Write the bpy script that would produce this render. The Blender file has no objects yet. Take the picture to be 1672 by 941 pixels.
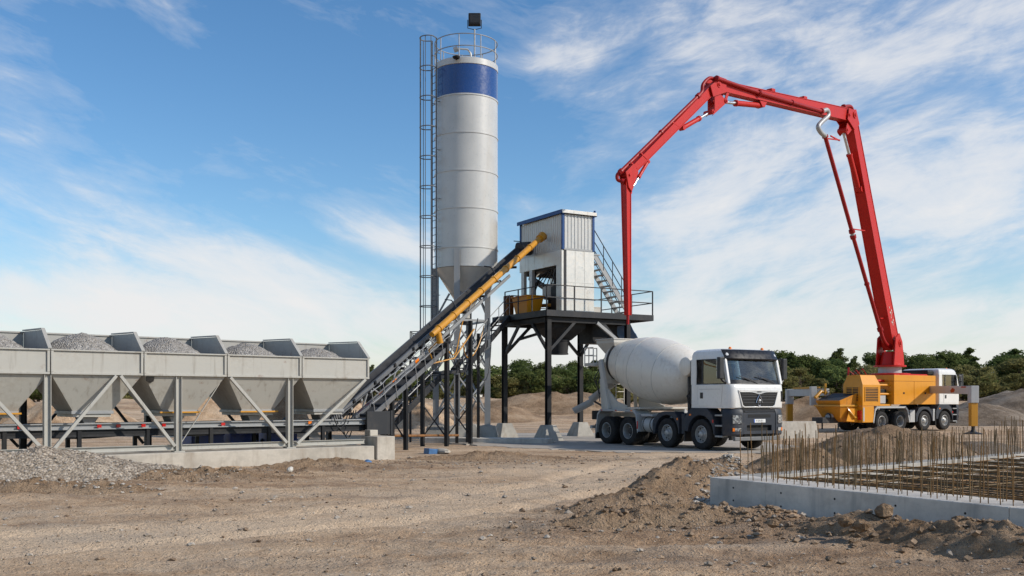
import bpy, math, random
import numpy as np
from mathutils import Vector, Matrix, Euler

random.seed(11)
R = math.radians
PI = math.pi
SC = bpy.context.scene
COL = SC.collection
F, HZ, CAMH = 1625.0, 652.0, 1.7          # focal length in photo pixels, horizon row, eye height


def at(px, py, d):
    return Vector(((px - 836) / F * d, d, CAMH - (py - HZ) / F * d))


def gp(px, d, z=0.0):
    return Vector(((px - 836) / F * d, d, z))


# ---------------------------------------------------------------- numpy noise
def _h(ix, iy, s):
    n = (ix * 374761393 + iy * 668265263 + s * 974634777) & 0xFFFFFFFF
    n = ((n ^ (n >> 13)) * 1274126177) & 0xFFFFFFFF
    return ((n ^ (n >> 16)) & 0xFFFF) / 65535.0


def vn(x, y, s=0):
    x = np.asarray(x, float); y = np.asarray(y, float)
    ix = np.floor(x).astype(np.int64); iy = np.floor(y).astype(np.int64)
    fx = x - ix; fy = y - iy
    fx = fx * fx * fx * (fx * (fx * 6 - 15) + 10); fy = fy * fy * fy * (fy * (fy * 6 - 15) + 10)
    a = _h(ix, iy, s); b = _h(ix + 1, iy, s); c = _h(ix, iy + 1, s); d = _h(ix + 1, iy + 1, s)
    return (a * (1 - fx) + b * fx) * (1 - fy) + (c * (1 - fx) + d * fx) * fy - 0.5


def fbm(x, y, s=0, o=4, g=0.5):
    t = 0.0; a = 1.0
    for k in range(o):
        ca, sa = math.cos(0.6 * k), math.sin(0.6 * k)
        t = t + a * vn((x * ca - y * sa) * 2 ** k, (x * sa + y * ca) * 2 ** k, s + k * 7)
        a *= g
    return t


# ---------------------------------------------------------------- mesh builder
def frame_from(d, up=(0, 0, 1)):
    d = Vector(d).normalized(); up = Vector(up)
    if abs(d.dot(up.normalized())) > 0.999:
        up = Vector((0, 1, 0))
    s = d.cross(up).normalized(); u = s.cross(d).normalized()
    return d, s, u


class MB:
    def __init__(s):
        s.v = []; s.f = []

    def add(s, vs, fs):
        n = len(s.v)
        s.v.extend([tuple(v) for v in vs]); s.f.extend([tuple(i + n for i in f) for f in fs])
        return s

    def box(s, x0, x1, y0, y1, z0, z1, M=None):
        vs = [Vector((x, y, z)) for z in (z0, z1) for y in (y0, y1) for x in (x0, x1)]
        if M is not None:
            vs = [M @ v for v in vs]
        return s.add(vs, [(0, 2, 3, 1), (4, 5, 7, 6), (0, 1, 5, 4), (2, 6, 7, 3), (0, 4, 6, 2), (1, 3, 7, 5)])

    def beam(s, p0, p1, w, h, up=(0, 0, 1), w1=None, h1=None):
        p0 = Vector(p0); p1 = Vector(p1); d, sd, u = frame_from(p1 - p0, up)
        w1 = w if w1 is None else w1; h1 = h if h1 is None else h1
        vs = []
        for p, a, b in ((p0, w, h), (p1, w1, h1)):
            for q, r in ((-1, -1), (1, -1), (1, 1), (-1, 1)):
                vs.append(p + sd * (q * a / 2) + u * (r * b / 2))
        return s.add(vs, [(3, 2, 1, 0), (4, 5, 6, 7), (0, 1, 5, 4), (1, 2, 6, 5), (2, 3, 7, 6), (3, 0, 4, 7)])

    def hbeam(s, p0, p1, w, h, t=0.016, up=(0, 1, 0)):
        p0 = Vector(p0); p1 = Vector(p1); d, sd, u = frame_from(p1 - p0, up)
        a, b = w / 2, h / 2
        pr = [(-a, -b), (a, -b), (a, -b + t), (t / 2, -b + t), (t / 2, b - t), (a, b - t), (a, b), (-a, b), (-a, b - t), (-t / 2, b - t), (-t / 2, -b + t), (-a, -b + t)]
        n = len(pr)
        vs = [p + sd * x + u * y for p in (p0, p1) for x, y in pr]
        fs = [tuple(range(n - 1, -1, -1)), tuple(range(n, 2 * n))] + [(i, (i + 1) % n, n + (i + 1) % n, n + i) for i in range(n)]
        return s.add(vs, fs)

    def tube(s, p0, p1, r0, r1=None, n=10, caps=True):
        p0 = Vector(p0); p1 = Vector(p1); r1 = r0 if r1 is None else r1
        d, sd, u = frame_from(p1 - p0)
        vs = [p + (sd * math.cos(2 * PI * k / n) + u * math.sin(2 * PI * k / n)) * r for p, r in ((p0, r0), (p1, r1)) for k in range(n)]
        fs = [(k, (k + 1) % n, n + (k + 1) % n, n + k) for k in range(n)]
        if caps:
            fs += [tuple(range(n - 1, -1, -1)), tuple(range(n, 2 * n))]
        return s.add(vs, fs)

    def path(s, pts, r, n=8, closed=False, rs=None):
        pts = [Vector(p) for p in pts]; m = len(pts)
        vs = []; fs = []; pu = None
        for i, p in enumerate(pts):
            a = pts[(i - 1) % m] if (closed or i > 0) else p
            b = pts[(i + 1) % m] if (closed or i < m - 1) else p
            d = (b - a).normalized()
            if pu is None:
                _, sd, u = frame_from(d)
            else:
                u = pu - d * pu.dot(d)
                if u.length < 1e-4:
                    _, sd, u = frame_from(d)
                u.normalize(); sd = d.cross(u).normalized()
            pu = u
            rr = rs[i] if rs else r
            for k in range(n):
                c = 2 * PI * k / n
                vs.append(p + (sd * math.cos(c) + u * math.sin(c)) * rr)
        for i in range(m if closed else m - 1):
            j = (i + 1) % m
            for k in range(n):
                k2 = (k + 1) % n
                fs.append((i * n + k, i * n + k2, j * n + k2, j * n + k))
        if not closed:
            fs += [tuple(range(n - 1, -1, -1)), tuple(range((m - 1) * n, m * n))]
        return s.add(vs, fs)

    def lathe(s, prof, n=32, M=None, closed=False, mod=None, caps=True):
        M = M or Matrix()
        vs = []; fs = []; m = len(prof)
        for i, (r, h) in enumerate(prof):
            for k in range(n):
                a = 2 * PI * k / n
                q = r + (mod(i, k) if mod else 0)
                vs.append(M @ Vector((q * math.cos(a), q * math.sin(a), h)))
        for i in range(m if closed else m - 1):
            j = (i + 1) % m
            for k in range(n):
                k2 = (k + 1) % n
                fs.append((i * n + k, i * n + k2, j * n + k2, j * n + k))
        if not closed and caps:
            if prof[0][0] > 1e-4:
                fs.append(tuple(range(n - 1, -1, -1)))
            if prof[-1][0] > 1e-4:
                fs.append(tuple(range((m - 1) * n, m * n)))
        return s.add(vs, fs)

    def prism(s, poly, ext):
        poly = [Vector(p) for p in poly]; ext = Vector(ext); n = len(poly)
        vs = poly + [p + ext for p in poly]
        fs = [tuple(range(n - 1, -1, -1)), tuple(range(n, 2 * n))] + [(i, (i + 1) % n, n + (i + 1) % n, n + i) for i in range(n)]
        return s.add(vs, fs)

    def ring_panel(s, outer, inner, ext):
        """A plate with a hole: two loops of the same count, given thickness ext."""
        n = len(outer); ext = Vector(ext)
        o = [Vector(p) for p in outer]; i_ = [Vector(p) for p in inner]
        vs = o + i_ + [p + ext for p in o] + [p + ext for p in i_]
        fs = []
        for k in range(n):
            j = (k + 1) % n
            fs += [(k, j, n + j, n + k), (2 * n + j, 2 * n + k, 3 * n + k, 3 * n + j), (j, k, 2 * n + k, 2 * n + j), (n + k, n + j, 3 * n + j, 3 * n + k)]
        return s.add(vs, fs)

    def loft(s, loops, caps=True):
        n = len(loops[0]); vs = [p for l in loops for p in l]; fs = []
        for i in range(len(loops) - 1):
            for k in range(n):
                j = (k + 1) % n
                fs.append((i * n + k, i * n + j, (i + 1) * n + j, (i + 1) * n + k))
        if caps:
            m = len(loops) - 1
            fs += [tuple(range(n - 1, -1, -1)), tuple(range(m * n, m * n + n))]
        return s.add(vs, fs)

    def sheet(s, rows, thick=None):
        """grid of points; thick = vector gives it a second side."""
        m, n = len(rows), len(rows[0])
        top = [Vector(p) for r in rows for p in r]
        fs = [(i * n + j, i * n + j + 1, (i + 1) * n + j + 1, (i + 1) * n + j) for i in range(m - 1) for j in range(n - 1)]
        if thick is None:
            return s.add(top, fs)
        t = Vector(thick); o = m * n
        vs = top + [p + t for p in top]
        fs2 = fs + [tuple(o + a for a in reversed(f)) for f in fs]
        edge = [j for j in range(n)] + [i * n + n - 1 for i in range(1, m)] + [(m - 1) * n + j for j in range(n - 2, -1, -1)] + [i * n for i in range(m - 2, 0, -1)]
        for a, b in zip(edge, edge[1:] + edge[:1]):
            fs2.append((b, a, o + a, o + b))
        return s.add(vs, fs2)

    def build(s, name, mat, parent=None, bevel=0.0, smooth=32, seg=2, loc=None, rot=None):
        me = bpy.data.meshes.new(name)
        me.from_pydata(s.v, [], s.f)
        me.update()
        if isinstance(mat, (list, tuple)):
            for m_ in mat:
                me.materials.append(m_)
        else:
            me.materials.append(mat)
        import bmesh
        bm = bmesh.new(); bm.from_mesh(me)
        bmesh.ops.recalc_face_normals(bm, faces=bm.faces)
        bm.to_mesh(me); bm.free()
        if smooth:
            me.shade_smooth(); me.set_sharp_from_angle(angle=R(smooth))
        o = bpy.data.objects.new(name, me)
        COL.objects.link(o)
        if parent is not None:
            o.parent = parent
        if loc is not None:
            o.location = loc
        if rot is not None:
            o.rotation_euler = rot
        if bevel:
            b = o.modifiers.new('bevel', 'BEVEL'); b.width = bevel; b.segments = seg; b.limit_method = 'ANGLE'; b.angle_limit = R(40)
            b.harden_normals = True
        return o


def tag(o, label=None, cat=None, group=None, kind=None):
    if label: o['label'] = label
    if cat: o['category'] = cat
    if group: o['group'] = group
    if kind: o['kind'] = kind
    return o


def thing(name, label, cat, loc=(0, 0, 0), rz=0.0, group=None):
    o = bpy.data.objects.new(name, None); COL.objects.link(o)
    o.location = loc; o.rotation_euler = (0, 0, rz); o.empty_display_size = 0.3
    return tag(o, label, cat, group)


def copy_tree(o, parent=None):
    c = o.copy(); COL.objects.link(c)
    if parent is not None:
        c.parent = parent
    for ch in list(o.children):
        copy_tree(ch, c)
    return c


# ---------------------------------------------------------------- materials
class NB:
    def __init__(s, name):
        s.m = bpy.data.materials.new(name); s.m.use_nodes = True
        s.t = s.m.node_tree; s.t.nodes.clear()
        s.out = s.t.nodes.new('ShaderNodeOutputMaterial')

    def n(s, typ, ins=None, **props):
        nd = s.t.nodes.new(typ)
        for k, v in props.items():
            setattr(nd, k, v)
        for k, v in (ins or {}).items():
            s.set(nd.inputs[k], v)
        return nd

    def set(s, sock, v):
        if isinstance(v, bpy.types.NodeSocket):
            s.t.links.new(v, sock)
        else:
            if isinstance(v, (tuple, list)) and len(v) == 3 and sock.type == 'RGBA':
                v = (*v, 1.0)
            sock.default_value = v

    def math(s, op, a, b=0.0, c=None):
        nd = s.n('ShaderNodeMath', operation=op)
        s.set(nd.inputs[0], a); s.set(nd.inputs[1], b)
        if c is not None: s.set(nd.inputs[2], c)
        return nd.outputs[0]

    def noise(s, vec, scale, detail=4.0, rough=0.55, dist=0.0, out='Fac'):
        nd = s.n('ShaderNodeTexNoise', {'Vector': vec, 'Scale': scale, 'Detail': detail, 'Roughness': rough, 'Distortion': dist})
        return nd.outputs[out]

    def voro(s, vec, scale, feature='F1', out='Distance', rnd=1.0):
        nd = s.n('ShaderNodeTexVoronoi', {'Vector': vec, 'Scale': scale, 'Randomness': rnd}, feature=feature)
        return nd.outputs[out]

    def ramp(s, fac, stops, interp='LINEAR'):
        nd = s.n('ShaderNodeValToRGB'); nd.color_ramp.interpolation = interp
        e = nd.color_ramp.elements
        while len(e) < len(stops): e.new(0.5)
        for k, (p, c) in enumerate(stops):
            e[k].position = p; e[k].color = (*c, 1) if len(c) == 3 else c
        s.set(nd.inputs[0], fac)
        return nd.outputs[0]

    def map(s, v, a, b, c=0.0, d=1.0):
        nd = s.n('ShaderNodeMapRange', {'Value': v, 'From Min': a, 'From Max': b, 'To Min': c, 'To Max': d})
        return nd.outputs[0]

    def mix(s, fac, a, b, mode='MIX'):
        nd = s.n('ShaderNodeMix', data_type='RGBA', blend_type=mode)
        s.set(nd.inputs['Factor'], fac); s.set(nd.inputs[6], a); s.set(nd.inputs[7], b)
        return nd.outputs[2]

    def coord(s, kind='Object', scale=None, rot=None):
        o = s.n('ShaderNodeTexCoord').outputs[kind]
        if scale is not None or rot is not None:
            mp = s.n('ShaderNodeMapping', {'Vector': o})
            if scale is not None: mp.inputs['Scale'].default_value = scale
            if rot is not None: mp.inputs['Rotation'].default_value = rot
            o = mp.outputs[0]
        return o

    def bump(s, h, strength, dist):
        return s.n('ShaderNodeBump', {'Height': h, 'Strength': strength, 'Distance': dist}).outputs[0]

    def bsdf(s, col, rough=0.5, metal=0.0, normal=None, **kw):
        nd = s.n('ShaderNodeBsdfPrincipled')
        s.set(nd.inputs['Base Color'], col); s.set(nd.inputs['Roughness'], rough); s.set(nd.inputs['Metallic'], metal)
        if normal is not None: s.set(nd.inputs['Normal'], normal)
        for k, v in kw.items():
            s.set(nd.inputs[k.replace('_', ' ')], v)
        s.t.links.new(nd.outputs[0], s.out.inputs[0])
        return s.m


def paint(name, col, rough=0.4, dirt=0.35, dcol=(0.27, 0.21, 0.15), metal=0.0, streak=0.3, spec=0.5, rust=0.0, coat=0.0, grain=0.0, crough=0.12):
    """Used industrial paint: chalky variation, dust patches, vertical run marks, a little rust."""
    b = NB(name)
    c = b.coord('Object')
    big = b.noise(c, 0.9, 6, 0.62)
    fine = b.noise(c, 9.0, 6, 0.65)
    run = b.noise(b.coord('Object', (7, 7, 0.55)), 1.0, 5, 0.6)
    v = b.mix(0.55, tuple(x * 0.86 for x in col), tuple(min(1, x * 1.06) for x in col))
    v = b.mix(b.map(big, 0.3, 0.7), tuple(x * 0.88 for x in col), tuple(min(1, x * 1.05) for x in col))
    m1 = b.math('MULTIPLY', b.map(big, 0.48, 0.72), b.map(fine, 0.35, 0.7))
    v = b.mix(b.math('MULTIPLY', m1, dirt), v, dcol)
    v = b.mix(b.math('MULTIPLY', b.map(run, 0.56, 0.74), streak * 0.6), v, tuple(x * 0.75 for x in dcol))
    if rust:
        rn = b.noise(c, 3.2, 8, 0.7)
        v = b.mix(b.math('MULTIPLY', b.map(rn, 0.62, 0.70), rust), v, (0.16, 0.06, 0.025))
    r = b.map(fine, 0.3, 0.7, max(0.05, rough - 0.08), min(1, rough + 0.16))
    nm = b.bump(b.noise(c, 2.2, 3, 0.5), 0.12 + grain, 0.02)
    return b.bsdf(v, r, metal, nm, Specular_IOR_Level=spec, Coat_Weight=coat, Coat_Roughness=crough)


def concrete(name, col=(0.42, 0.40, 0.37), dark=0.7, stain=(0.25, 0.2, 0.15)):
    b = NB(name)
    c = b.coord('Object')
    big = b.noise(c, 0.8, 7, 0.65); fine = b.noise(c, 14, 8, 0.7)
    run = b.noise(b.coord('Object', (3, 3, 0.5)), 1.3, 5, 0.6)
    v = b.ramp(big, [(0.32, tuple(x * dark for x in col)), (0.5, col), (0.68, tuple(x * 1.15 for x in col))])
    blot = b.noise(b.coord('Object', (1, 1, 1.8)), 2.6, 5, 0.6)
    v = b.mix(b.map(blot, 0.5, 0.7, 0, 0.5), v, tuple(x * 0.62 for x in col))
    v = b.mix(b.map(fine, 0.35, 0.75, 0, 0.35), v, tuple(x * 0.72 for x in col))
    v = b.mix(b.map(run, 0.52, 0.72, 0, 0.6), v, stain)
    pores = b.voro(c, 22); pm = b.map(pores, 0.04, 0.11, 1, 0)
    v = b.mix(b.math('MULTIPLY', pm, 0.45), v, tuple(x * 0.45 for x in col))
    nm = b.bump(b.math('SUBTRACT', fine, b.math('MULTIPLY', pm, 0.5)), 0.35, 0.012)
    return b.bsdf(v, b.map(fine, 0.3, 0.7, 0.78, 0.95), 0, nm, Specular_IOR_Level=0.25)


def dirt(name, kind='tan', gravel=0.35, bumpy=1.0):
    """Earth: several scales of colour and relief, pebble specks. kind sets the soil colours."""
    b = NB(name)
    c = b.coord('Object')
    pal = {'tan': [(0.25, (0.25, 0.152, 0.087)), (0.42, (0.445, 0.293, 0.177)), (0.55, (0.585, 0.412, 0.262)), (0.75, (0.68, 0.513, 0.352))],
           'brown': [(0.25, (0.16, 0.10, 0.058)), (0.45, (0.30, 0.197, 0.117)), (0.6, (0.42, 0.287, 0.178)), (0.8, (0.53, 0.39, 0.265))],
           'grey': [(0.25, (0.10, 0.072, 0.05)), (0.45, (0.19, 0.142, 0.10)), (0.6, (0.27, 0.21, 0.155)), (0.8, (0.34, 0.275, 0.21))]}[kind]
    st = b.coord('Object', (0.35, 1.25, 1.0), (0, 0, R(-9)))
    n0 = b.noise(st, 0.5, 9, 0.62, 0.6)
    n1 = b.noise(c, 2.4, 10, 0.7)
    n2 = b.noise(c, 17, 8, 0.72)
    mixn = b.math('ADD', b.math('MULTIPLY', n0, 0.5), b.math('ADD', b.math('MULTIPLY', n1, 0.3), b.math('MULTIPLY', n2, 0.2)))
    v = b.ramp(b.map(mixn, 0.33, 0.67, 0.12, 0.9), pal)
    if kind == 'tan':
        at_ = b.n('ShaderNodeVertexColor', layer_name='wear').outputs['Color']
        sp = b.n('ShaderNodeSeparateColor', {'Color': at_})
        v = b.mix(b.math('MULTIPLY', sp.outputs[0], b.map(n1, 0.3, 0.6, 0.5, 0.92)), v, (0.74, 0.555, 0.375))
        v = b.mix(b.math('MULTIPLY', sp.outputs[1], b.map(n1, 0.35, 0.6, 0.9, 0.3)), v, (0.20, 0.13, 0.078))
    # grey gravelly patches
    patch = b.map(b.noise(st, 0.9, 6, 0.6), 0.47, 0.66)
    v = b.mix(b.math('MULTIPLY', patch, gravel), v, (0.37, 0.325, 0.27))
    cell = b.n('ShaderNodeTexVoronoi', {'Vector': c, 'Scale': 26.0})
    peb = b.map(cell.outputs['Distance'], 0.16, 0.34, 1, 0)
    on = b.math('GREATER_THAN', b.n('ShaderNodeSeparateColor', {'Color': cell.outputs['Color']}).outputs[0], b.math('SUBTRACT', 0.86, b.math('MULTIPLY', patch, 0.35)))
    pcol = b.mix(b.n('ShaderNodeSeparateColor', {'Color': cell.outputs['Color']}).outputs[1], (0.16, 0.14, 0.12), (0.5, 0.47, 0.42))
    pm = b.math('MULTIPLY', peb, on)
    v = b.mix(b.math('MULTIPLY', pm, 0.8), v, pcol)
    h = b.math('ADD', b.math('MULTIPLY', n1, 0.55), b.math('ADD', b.math('MULTIPLY', n2, 0.30), b.math('MULTIPLY', pm, 0.22)))
    clod = b.voro(b.n('ShaderNodeVectorMath', {0: c, 1: b.noise(c, 5, 3, 0.5, 0, 'Color')}, operation='ADD').outputs[0], 7.5)
    h = b.math('ADD', h, b.math('MULTIPLY', b.math('SUBTRACT', 1.0, clod), 0.22))
    gr = b.noise(c, 55, 4, 0.75)
    v = b.mix(b.map(gr, 0.34, 0.52, 0.34, 0.0), v, tuple(x * 0.55 for x in pal[1][1]))
    v = b.mix(b.map(gr, 0.54, 0.72, 0.0, 0.45), v, tuple(min(1, x * 1.12) for x in pal[3][1]))
    h = b.math('ADD', h, b.math('MULTIPLY', gr, 0.16))
    nm = b.bump(h, min(1.0, 0.95 * bumpy), 0.14 * bumpy)
    return b.bsdf(v, 0.95, 0, nm, Specular_IOR_Level=0.15)


def stones(name, dark=(0.13, 0.125, 0.12), light=(0.46, 0.45, 0.43), scale=28.0):
    b = NB(name)
    c = b.coord('Object')
    cell = b.n('ShaderNodeTexVoronoi', {'Vector': c, 'Scale': scale})
    sep = b.n('ShaderNodeSeparateColor', {'Color': cell.outputs['Color']})
    v = b.ramp(sep.outputs[0], [(0.0, dark), (0.6, tuple((a + d) / 2 for a, d in zip(dark, light))), (1.0, light)])
    big = b.noise(c, 1.1, 5, 0.6)
    v = b.mix(b.map(big, 0.4, 0.7, 0, 0.35), v, (0.26, 0.215, 0.165))
    nm = b.bump(b.math('SUBTRACT', 1.0, cell.outputs['Distance']), 1.0, 0.04)
    return b.bsdf(v, 0.9, 0, nm, Specular_IOR_Level=0.2)


def glass(name, tint=(0.62, 0.70, 0.66), rough=0.02):
    b = NB(name)
    c = b.coord('Object')
    fr = b.n('ShaderNodeFresnel', {'IOR': 1.5}).outputs[0]
    dust = b.map(b.noise(c, 2.0, 6, 0.6), 0.45, 0.75, 0.02, 0.16)
    tr = b.n('ShaderNodeBsdfTransparent', {'Color': tint}).outputs[0]
    gl = b.n('ShaderNodeBsdfGlossy', {'Color': (1, 1, 1), 'Roughness': rough}).outputs[0]
    df = b.n('ShaderNodeBsdfDiffuse', {'Color': (0.5, 0.46, 0.4)}).outputs[0]
    m1 = b.n('ShaderNodeMixShader', {0: b.math('ADD', b.math('MULTIPLY', fr, 1.1), 0.03), 1: tr, 2: gl}).outputs[0]
    m2 = b.n('ShaderNodeMixShader', {0: dust, 1: m1, 2: df}).outputs[0]
    b.t.links.new(m2, b.out.inputs[0])
    return b.m


def plain(name, col, rough=0.5, metal=0.0, var=0.25, scale=6.0, bump=0.15, spec=0.5):
    b = NB(name)
    c = b.coord('Object')
    n_ = b.noise(c, scale, 6, 0.6)
    v = b.mix(b.map(n_, 0.3, 0.7), tuple(x * (1 - var) for x in col), tuple(min(1, x * (1 + var)) for x in col))
    return b.bsdf(v, b.map(n_, 0.3, 0.7, max(0.03, rough - 0.1), min(1, rough + 0.12)), metal, b.bump(n_, bump, 0.01), Specular_IOR_Level=spec)


def leafmat(name, c1, c2):
    b = NB(name)
    c = b.coord('Object')
    inf = b.n('ShaderNodeObjectInfo').outputs['Random']
    n_ = b.noise(c, 0.9, 4, 0.6); nf = b.noise(c, 7, 3, 0.6)
    v = b.mix(b.map(n_, 0.35, 0.65), c1, c2)
    v = b.mix(b.map(nf, 0.3, 0.7, 0, 0.45), v, tuple(x * 1.5 for x in c2))
    v = b.mix(b.math('MULTIPLY', inf, 0.45), v, (0.115, 0.105, 0.032))
    dif = b.n('ShaderNodeBsdfDiffuse', {'Color': v}).outputs[0]
    trn = b.n('ShaderNodeBsdfTranslucent', {'Color': v}).outputs[0]
    mx = b.n('ShaderNodeMixShader', {0: 0.42, 1: dif, 2: trn}).outputs[0]
    b.t.links.new(mx, b.out.inputs[0])
    return b.m


M = {}
M['bin'] = paint('painted_grey_steel', (0.43, 0.415, 0.37), 0.42, 0.6, dcol=(0.22, 0.175, 0.125), streak=0.85, rust=0.45)
M['bin_in'] = paint('worn_grey_steel', (0.38, 0.365, 0.33), 0.55, 0.6, streak=0.6, rust=0.7)
M['ladder'] = paint('ladder_steel', (0.15, 0.155, 0.16), 0.5, 0.3, metal=0.2)
M['galv'] = paint('galvanised_steel', (0.31, 0.315, 0.315), 0.45, 0.4, metal=0.3, streak=0.3, rust=0.1)
M['dark'] = paint('dark_grey_steel', (0.024, 0.026, 0.03), 0.5, 0.25, streak=0.12, rust=0.06, spec=0.35)
M['darker'] = paint('black_steel', (0.012, 0.0125, 0.014), 0.55, 0.2, streak=0.1, spec=0.3)
M['silo'] = paint('silo_white_paint', (0.52, 0.505, 0.465), 0.3, 0.05, streak=0.16, spec=0.6, coat=1.0, grain=-.115, crough=0.24)
M['silob'] = paint('silo_blue_paint', (0.006, 0.045, 0.2), 0.24, 0.03, streak=0.04, spec=0.5, coat=0.8, grain=-.115, crough=0.2)
M['blue'] = paint('blue_trim_paint', (0.008, 0.06, 0.21), 0.45, 0.08, streak=0.08, spec=0.3)
M['clad'] = paint('corrugated_white_sheet', (0.50, 0.50, 0.48), 0.38, 0.35, streak=0.35, metal=0.25)
M['alu'] = paint('bare_white_sheet', (0.66, 0.64, 0.59), 0.34, 0.45, dcol=(0.34, 0.25, 0.15), streak=0.75, metal=0.3, rust=0.45)
M['yellow'] = paint('machine_yellow_paint', (0.70, 0.28, 0.005), 0.42, 0.22, dcol=(0.3, 0.15, 0.05), streak=0.3, rust=0.25)
M['amber'] = paint('screw_yellow_paint', (0.56, 0.25, 0.010), 0.36, 0.5, dcol=(0.2, 0.11, 0.05), streak=0.3, rust=0.25, coat=0.2)
M['red'] = paint('boom_red_paint', (0.52, 0.012, 0.006), 0.42, 0.3, dcol=(0.16, 0.035, 0.02), streak=0.4, spec=0.32)
M['redd'] = paint('boom_pipe_red', (0.32, 0.006, 0.007), 0.42, 0.2, dcol=(0.2, 0.07, 0.05), spec=0.3)
M['pipe'] = paint('grey_pipe', (0.40, 0.40, 0.40), 0.4, 0.3, metal=0.3)
M['cab'] = paint('cab_white_paint', (0.74, 0.73, 0.70), 0.28, 0.2, streak=0.22, coat=0.4)
M['slate'] = paint('slate_plastic', (0.028, 0.034, 0.046), 0.5, 0.3, streak=0.15, spec=0.35)
M['chassis'] = paint('chassis_black', (0.022, 0.022, 0.024), 0.6, 0.6, streak=0.3)
M['drum'] = paint('drum_cream_paint', (0.80, 0.745, 0.645), 0.36, 0.6, dcol=(0.42, 0.33, 0.225), streak=0.5, coat=0.15)
M['cream'] = paint('frame_cream_paint', (0.55, 0.52, 0.46), 0.45, 0.6, streak=0.45, rust=0.15)
M['fender'] = paint('fender_grey', (0.45, 0.45, 0.44), 0.45, 0.5, streak=0.4)
M['tyre'] = plain('tyre_rubber', (0.028, 0.026, 0.025), 0.82, 0, 0.5, 9, 0.3, 0.25)
M['rim'] = paint('rim_silver', (0.42, 0.415, 0.40), 0.38, 0.45, metal=0.45, rust=0.15)
M['rubber'] = plain('belt_rubber', (0.032, 0.032, 0.033), 0.75, 0, 0.45, 5, 0.25, 0.3)
M['chrome'] = plain('chrome', (0.62, 0.63, 0.65), 0.3, 1.0, 0.08, 6, 0.02)
M['blackpl'] = plain('black_plastic', (0.018, 0.018, 0.02), 0.45, 0, 0.3, 8, 0.1)
M['gloss'] = plain('gloss_black', (0.012, 0.012, 0.014), 0.32, 0, 0.2, 8, 0.02, 0.3)
M['glass'] = glass('cab_glass', (0.72, 0.80, 0.74))
M['sglass'] = glass('side_glass', (0.22, 0.25, 0.25))
def lampmat():
    b = NB('lamp_lens'); c = b.coord('Object')
    d = b.voro(c, 9.0); n_ = b.noise(c, 40, 2, .5)
    v = b.ramp(d, [(.12, (.8, .8, .78)), (.3, (.35, .34, .33)), (.5, (.10, .10, .11)), (.8, (.55, .55, .53))])
    return b.bsdf(v, .14, .25, b.bump(n_, .5, .01), Specular_IOR_Level=.7)
M['lamp'] = lampmat()
M['orange'] = plain('orange_lens', (0.85, 0.2, 0.01), 0.25, 0, 0.2, 8, 0.05)
M['redlens'] = plain('red_lens', (0.5, 0.012, 0.01), 0.25, 0, 0.2, 8, 0.05)
M['white'] = plain('white_enamel', (0.78, 0.78, 0.76), 0.4, 0, 0.06, 8, 0.03)
M['plateblue'] = plain('plate_blue', (0.02, 0.1, 0.45), 0.4, 0, 0.1, 8, 0.03)
M['ink'] = plain('black_ink', (0.02, 0.02, 0.02), 0.5, 0, 0.1, 8, 0.03)
M['seat'] = plain('seat_cloth', (0.34, 0.31, 0.27), 0.85, 0, 0.25, 12, 0.2)
M['conc'] = concrete('concrete_pale', (0.49, 0.445, 0.375))
M['concg'] = concrete('concrete_grey', (0.60, 0.545, 0.47), 0.6, (0.27, 0.26, 0.24))
M['pad'] = concrete('dusty_pad', (0.40, 0.355, 0.30), 0.75, (0.36, 0.275, 0.19))
M['hop'] = paint('grimy_yellow_paint', (0.62, 0.24, 0.012), 0.5, 0.75, dcol=(0.13, 0.075, 0.04), streak=0.7, rust=0.5)
M['concp'] = concrete('concrete_pedestal', (0.40, 0.375, 0.33), 0.7)
M['tan'] = dirt('site_earth', 'tan')
M['brown'] = dirt('dug_earth', 'brown', 0.15, 1.15)
M['greyd'] = dirt('grey_spoil', 'grey', 0.4, 1.1)
M['agg'] = stones('grey_aggregate', (.20, .185, .165), (.52, .49, .45))
M['aggl'] = stones('pale_gravel', (0.15, 0.115, 0.082), (0.52, 0.44, 0.35), 20.0)
M['rebar'] = plain('rusty_rebar', (0.22, 0.125, 0.05), 0.75, 0.25, 0.45, 14, 0.3, 0.3)
M['rebard'] = plain('dull_rebar', (0.15, 0.105, 0.055), 0.75, 0.25, 0.45, 14, 0.3, 0.3)
M['rust'] = plain('rust_pipe', (0.22, 0.105, 0.04), 0.75, 0.1, 0.45, 8, 0.3, 0.3)
M['tarp'] = plain('blue_tarp', (0.045, 0.13, 0.28), 0.55, 0, 0.3, 3, 0.3)
M['bluebox'] = plain('blue_plastic', (0.01, 0.035, 0.2), 0.45, 0, 0.3, 5, 0.1)
M['bark'] = plain('bark', (0.085, 0.062, 0.045), 0.95, 0, 0.4, 8, 0.6, 0.1)
M['leafd'] = leafmat('leaves_dark', (0.066, 0.10, 0.036), (0.12, 0.155, 0.052))
M['leafm'] = leafmat('leaves_mid', (0.09, 0.125, 0.042), (0.155, 0.185, 0.062))
M['leafo'] = leafmat('leaves_olive', (0.15, 0.15, 0.056), (0.26, 0.235, 0.10))
# ---------------------------------------------------------------- camera, sun, sky
cam = bpy.data.cameras.new('camera'); cam.sensor_width = 36.0; cam.lens = 36.0 * F / 1672.0
cam.shift_y = (HZ - 470.5) / 1672.0; cam.clip_end = 9000; cam.clip_start = 0.1
co = bpy.data.objects.new('camera', cam); COL.objects.link(co)
co.location = (0, 0, CAMH); co.rotation_euler = (R(90), 0, 0); SC.camera = co

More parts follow.
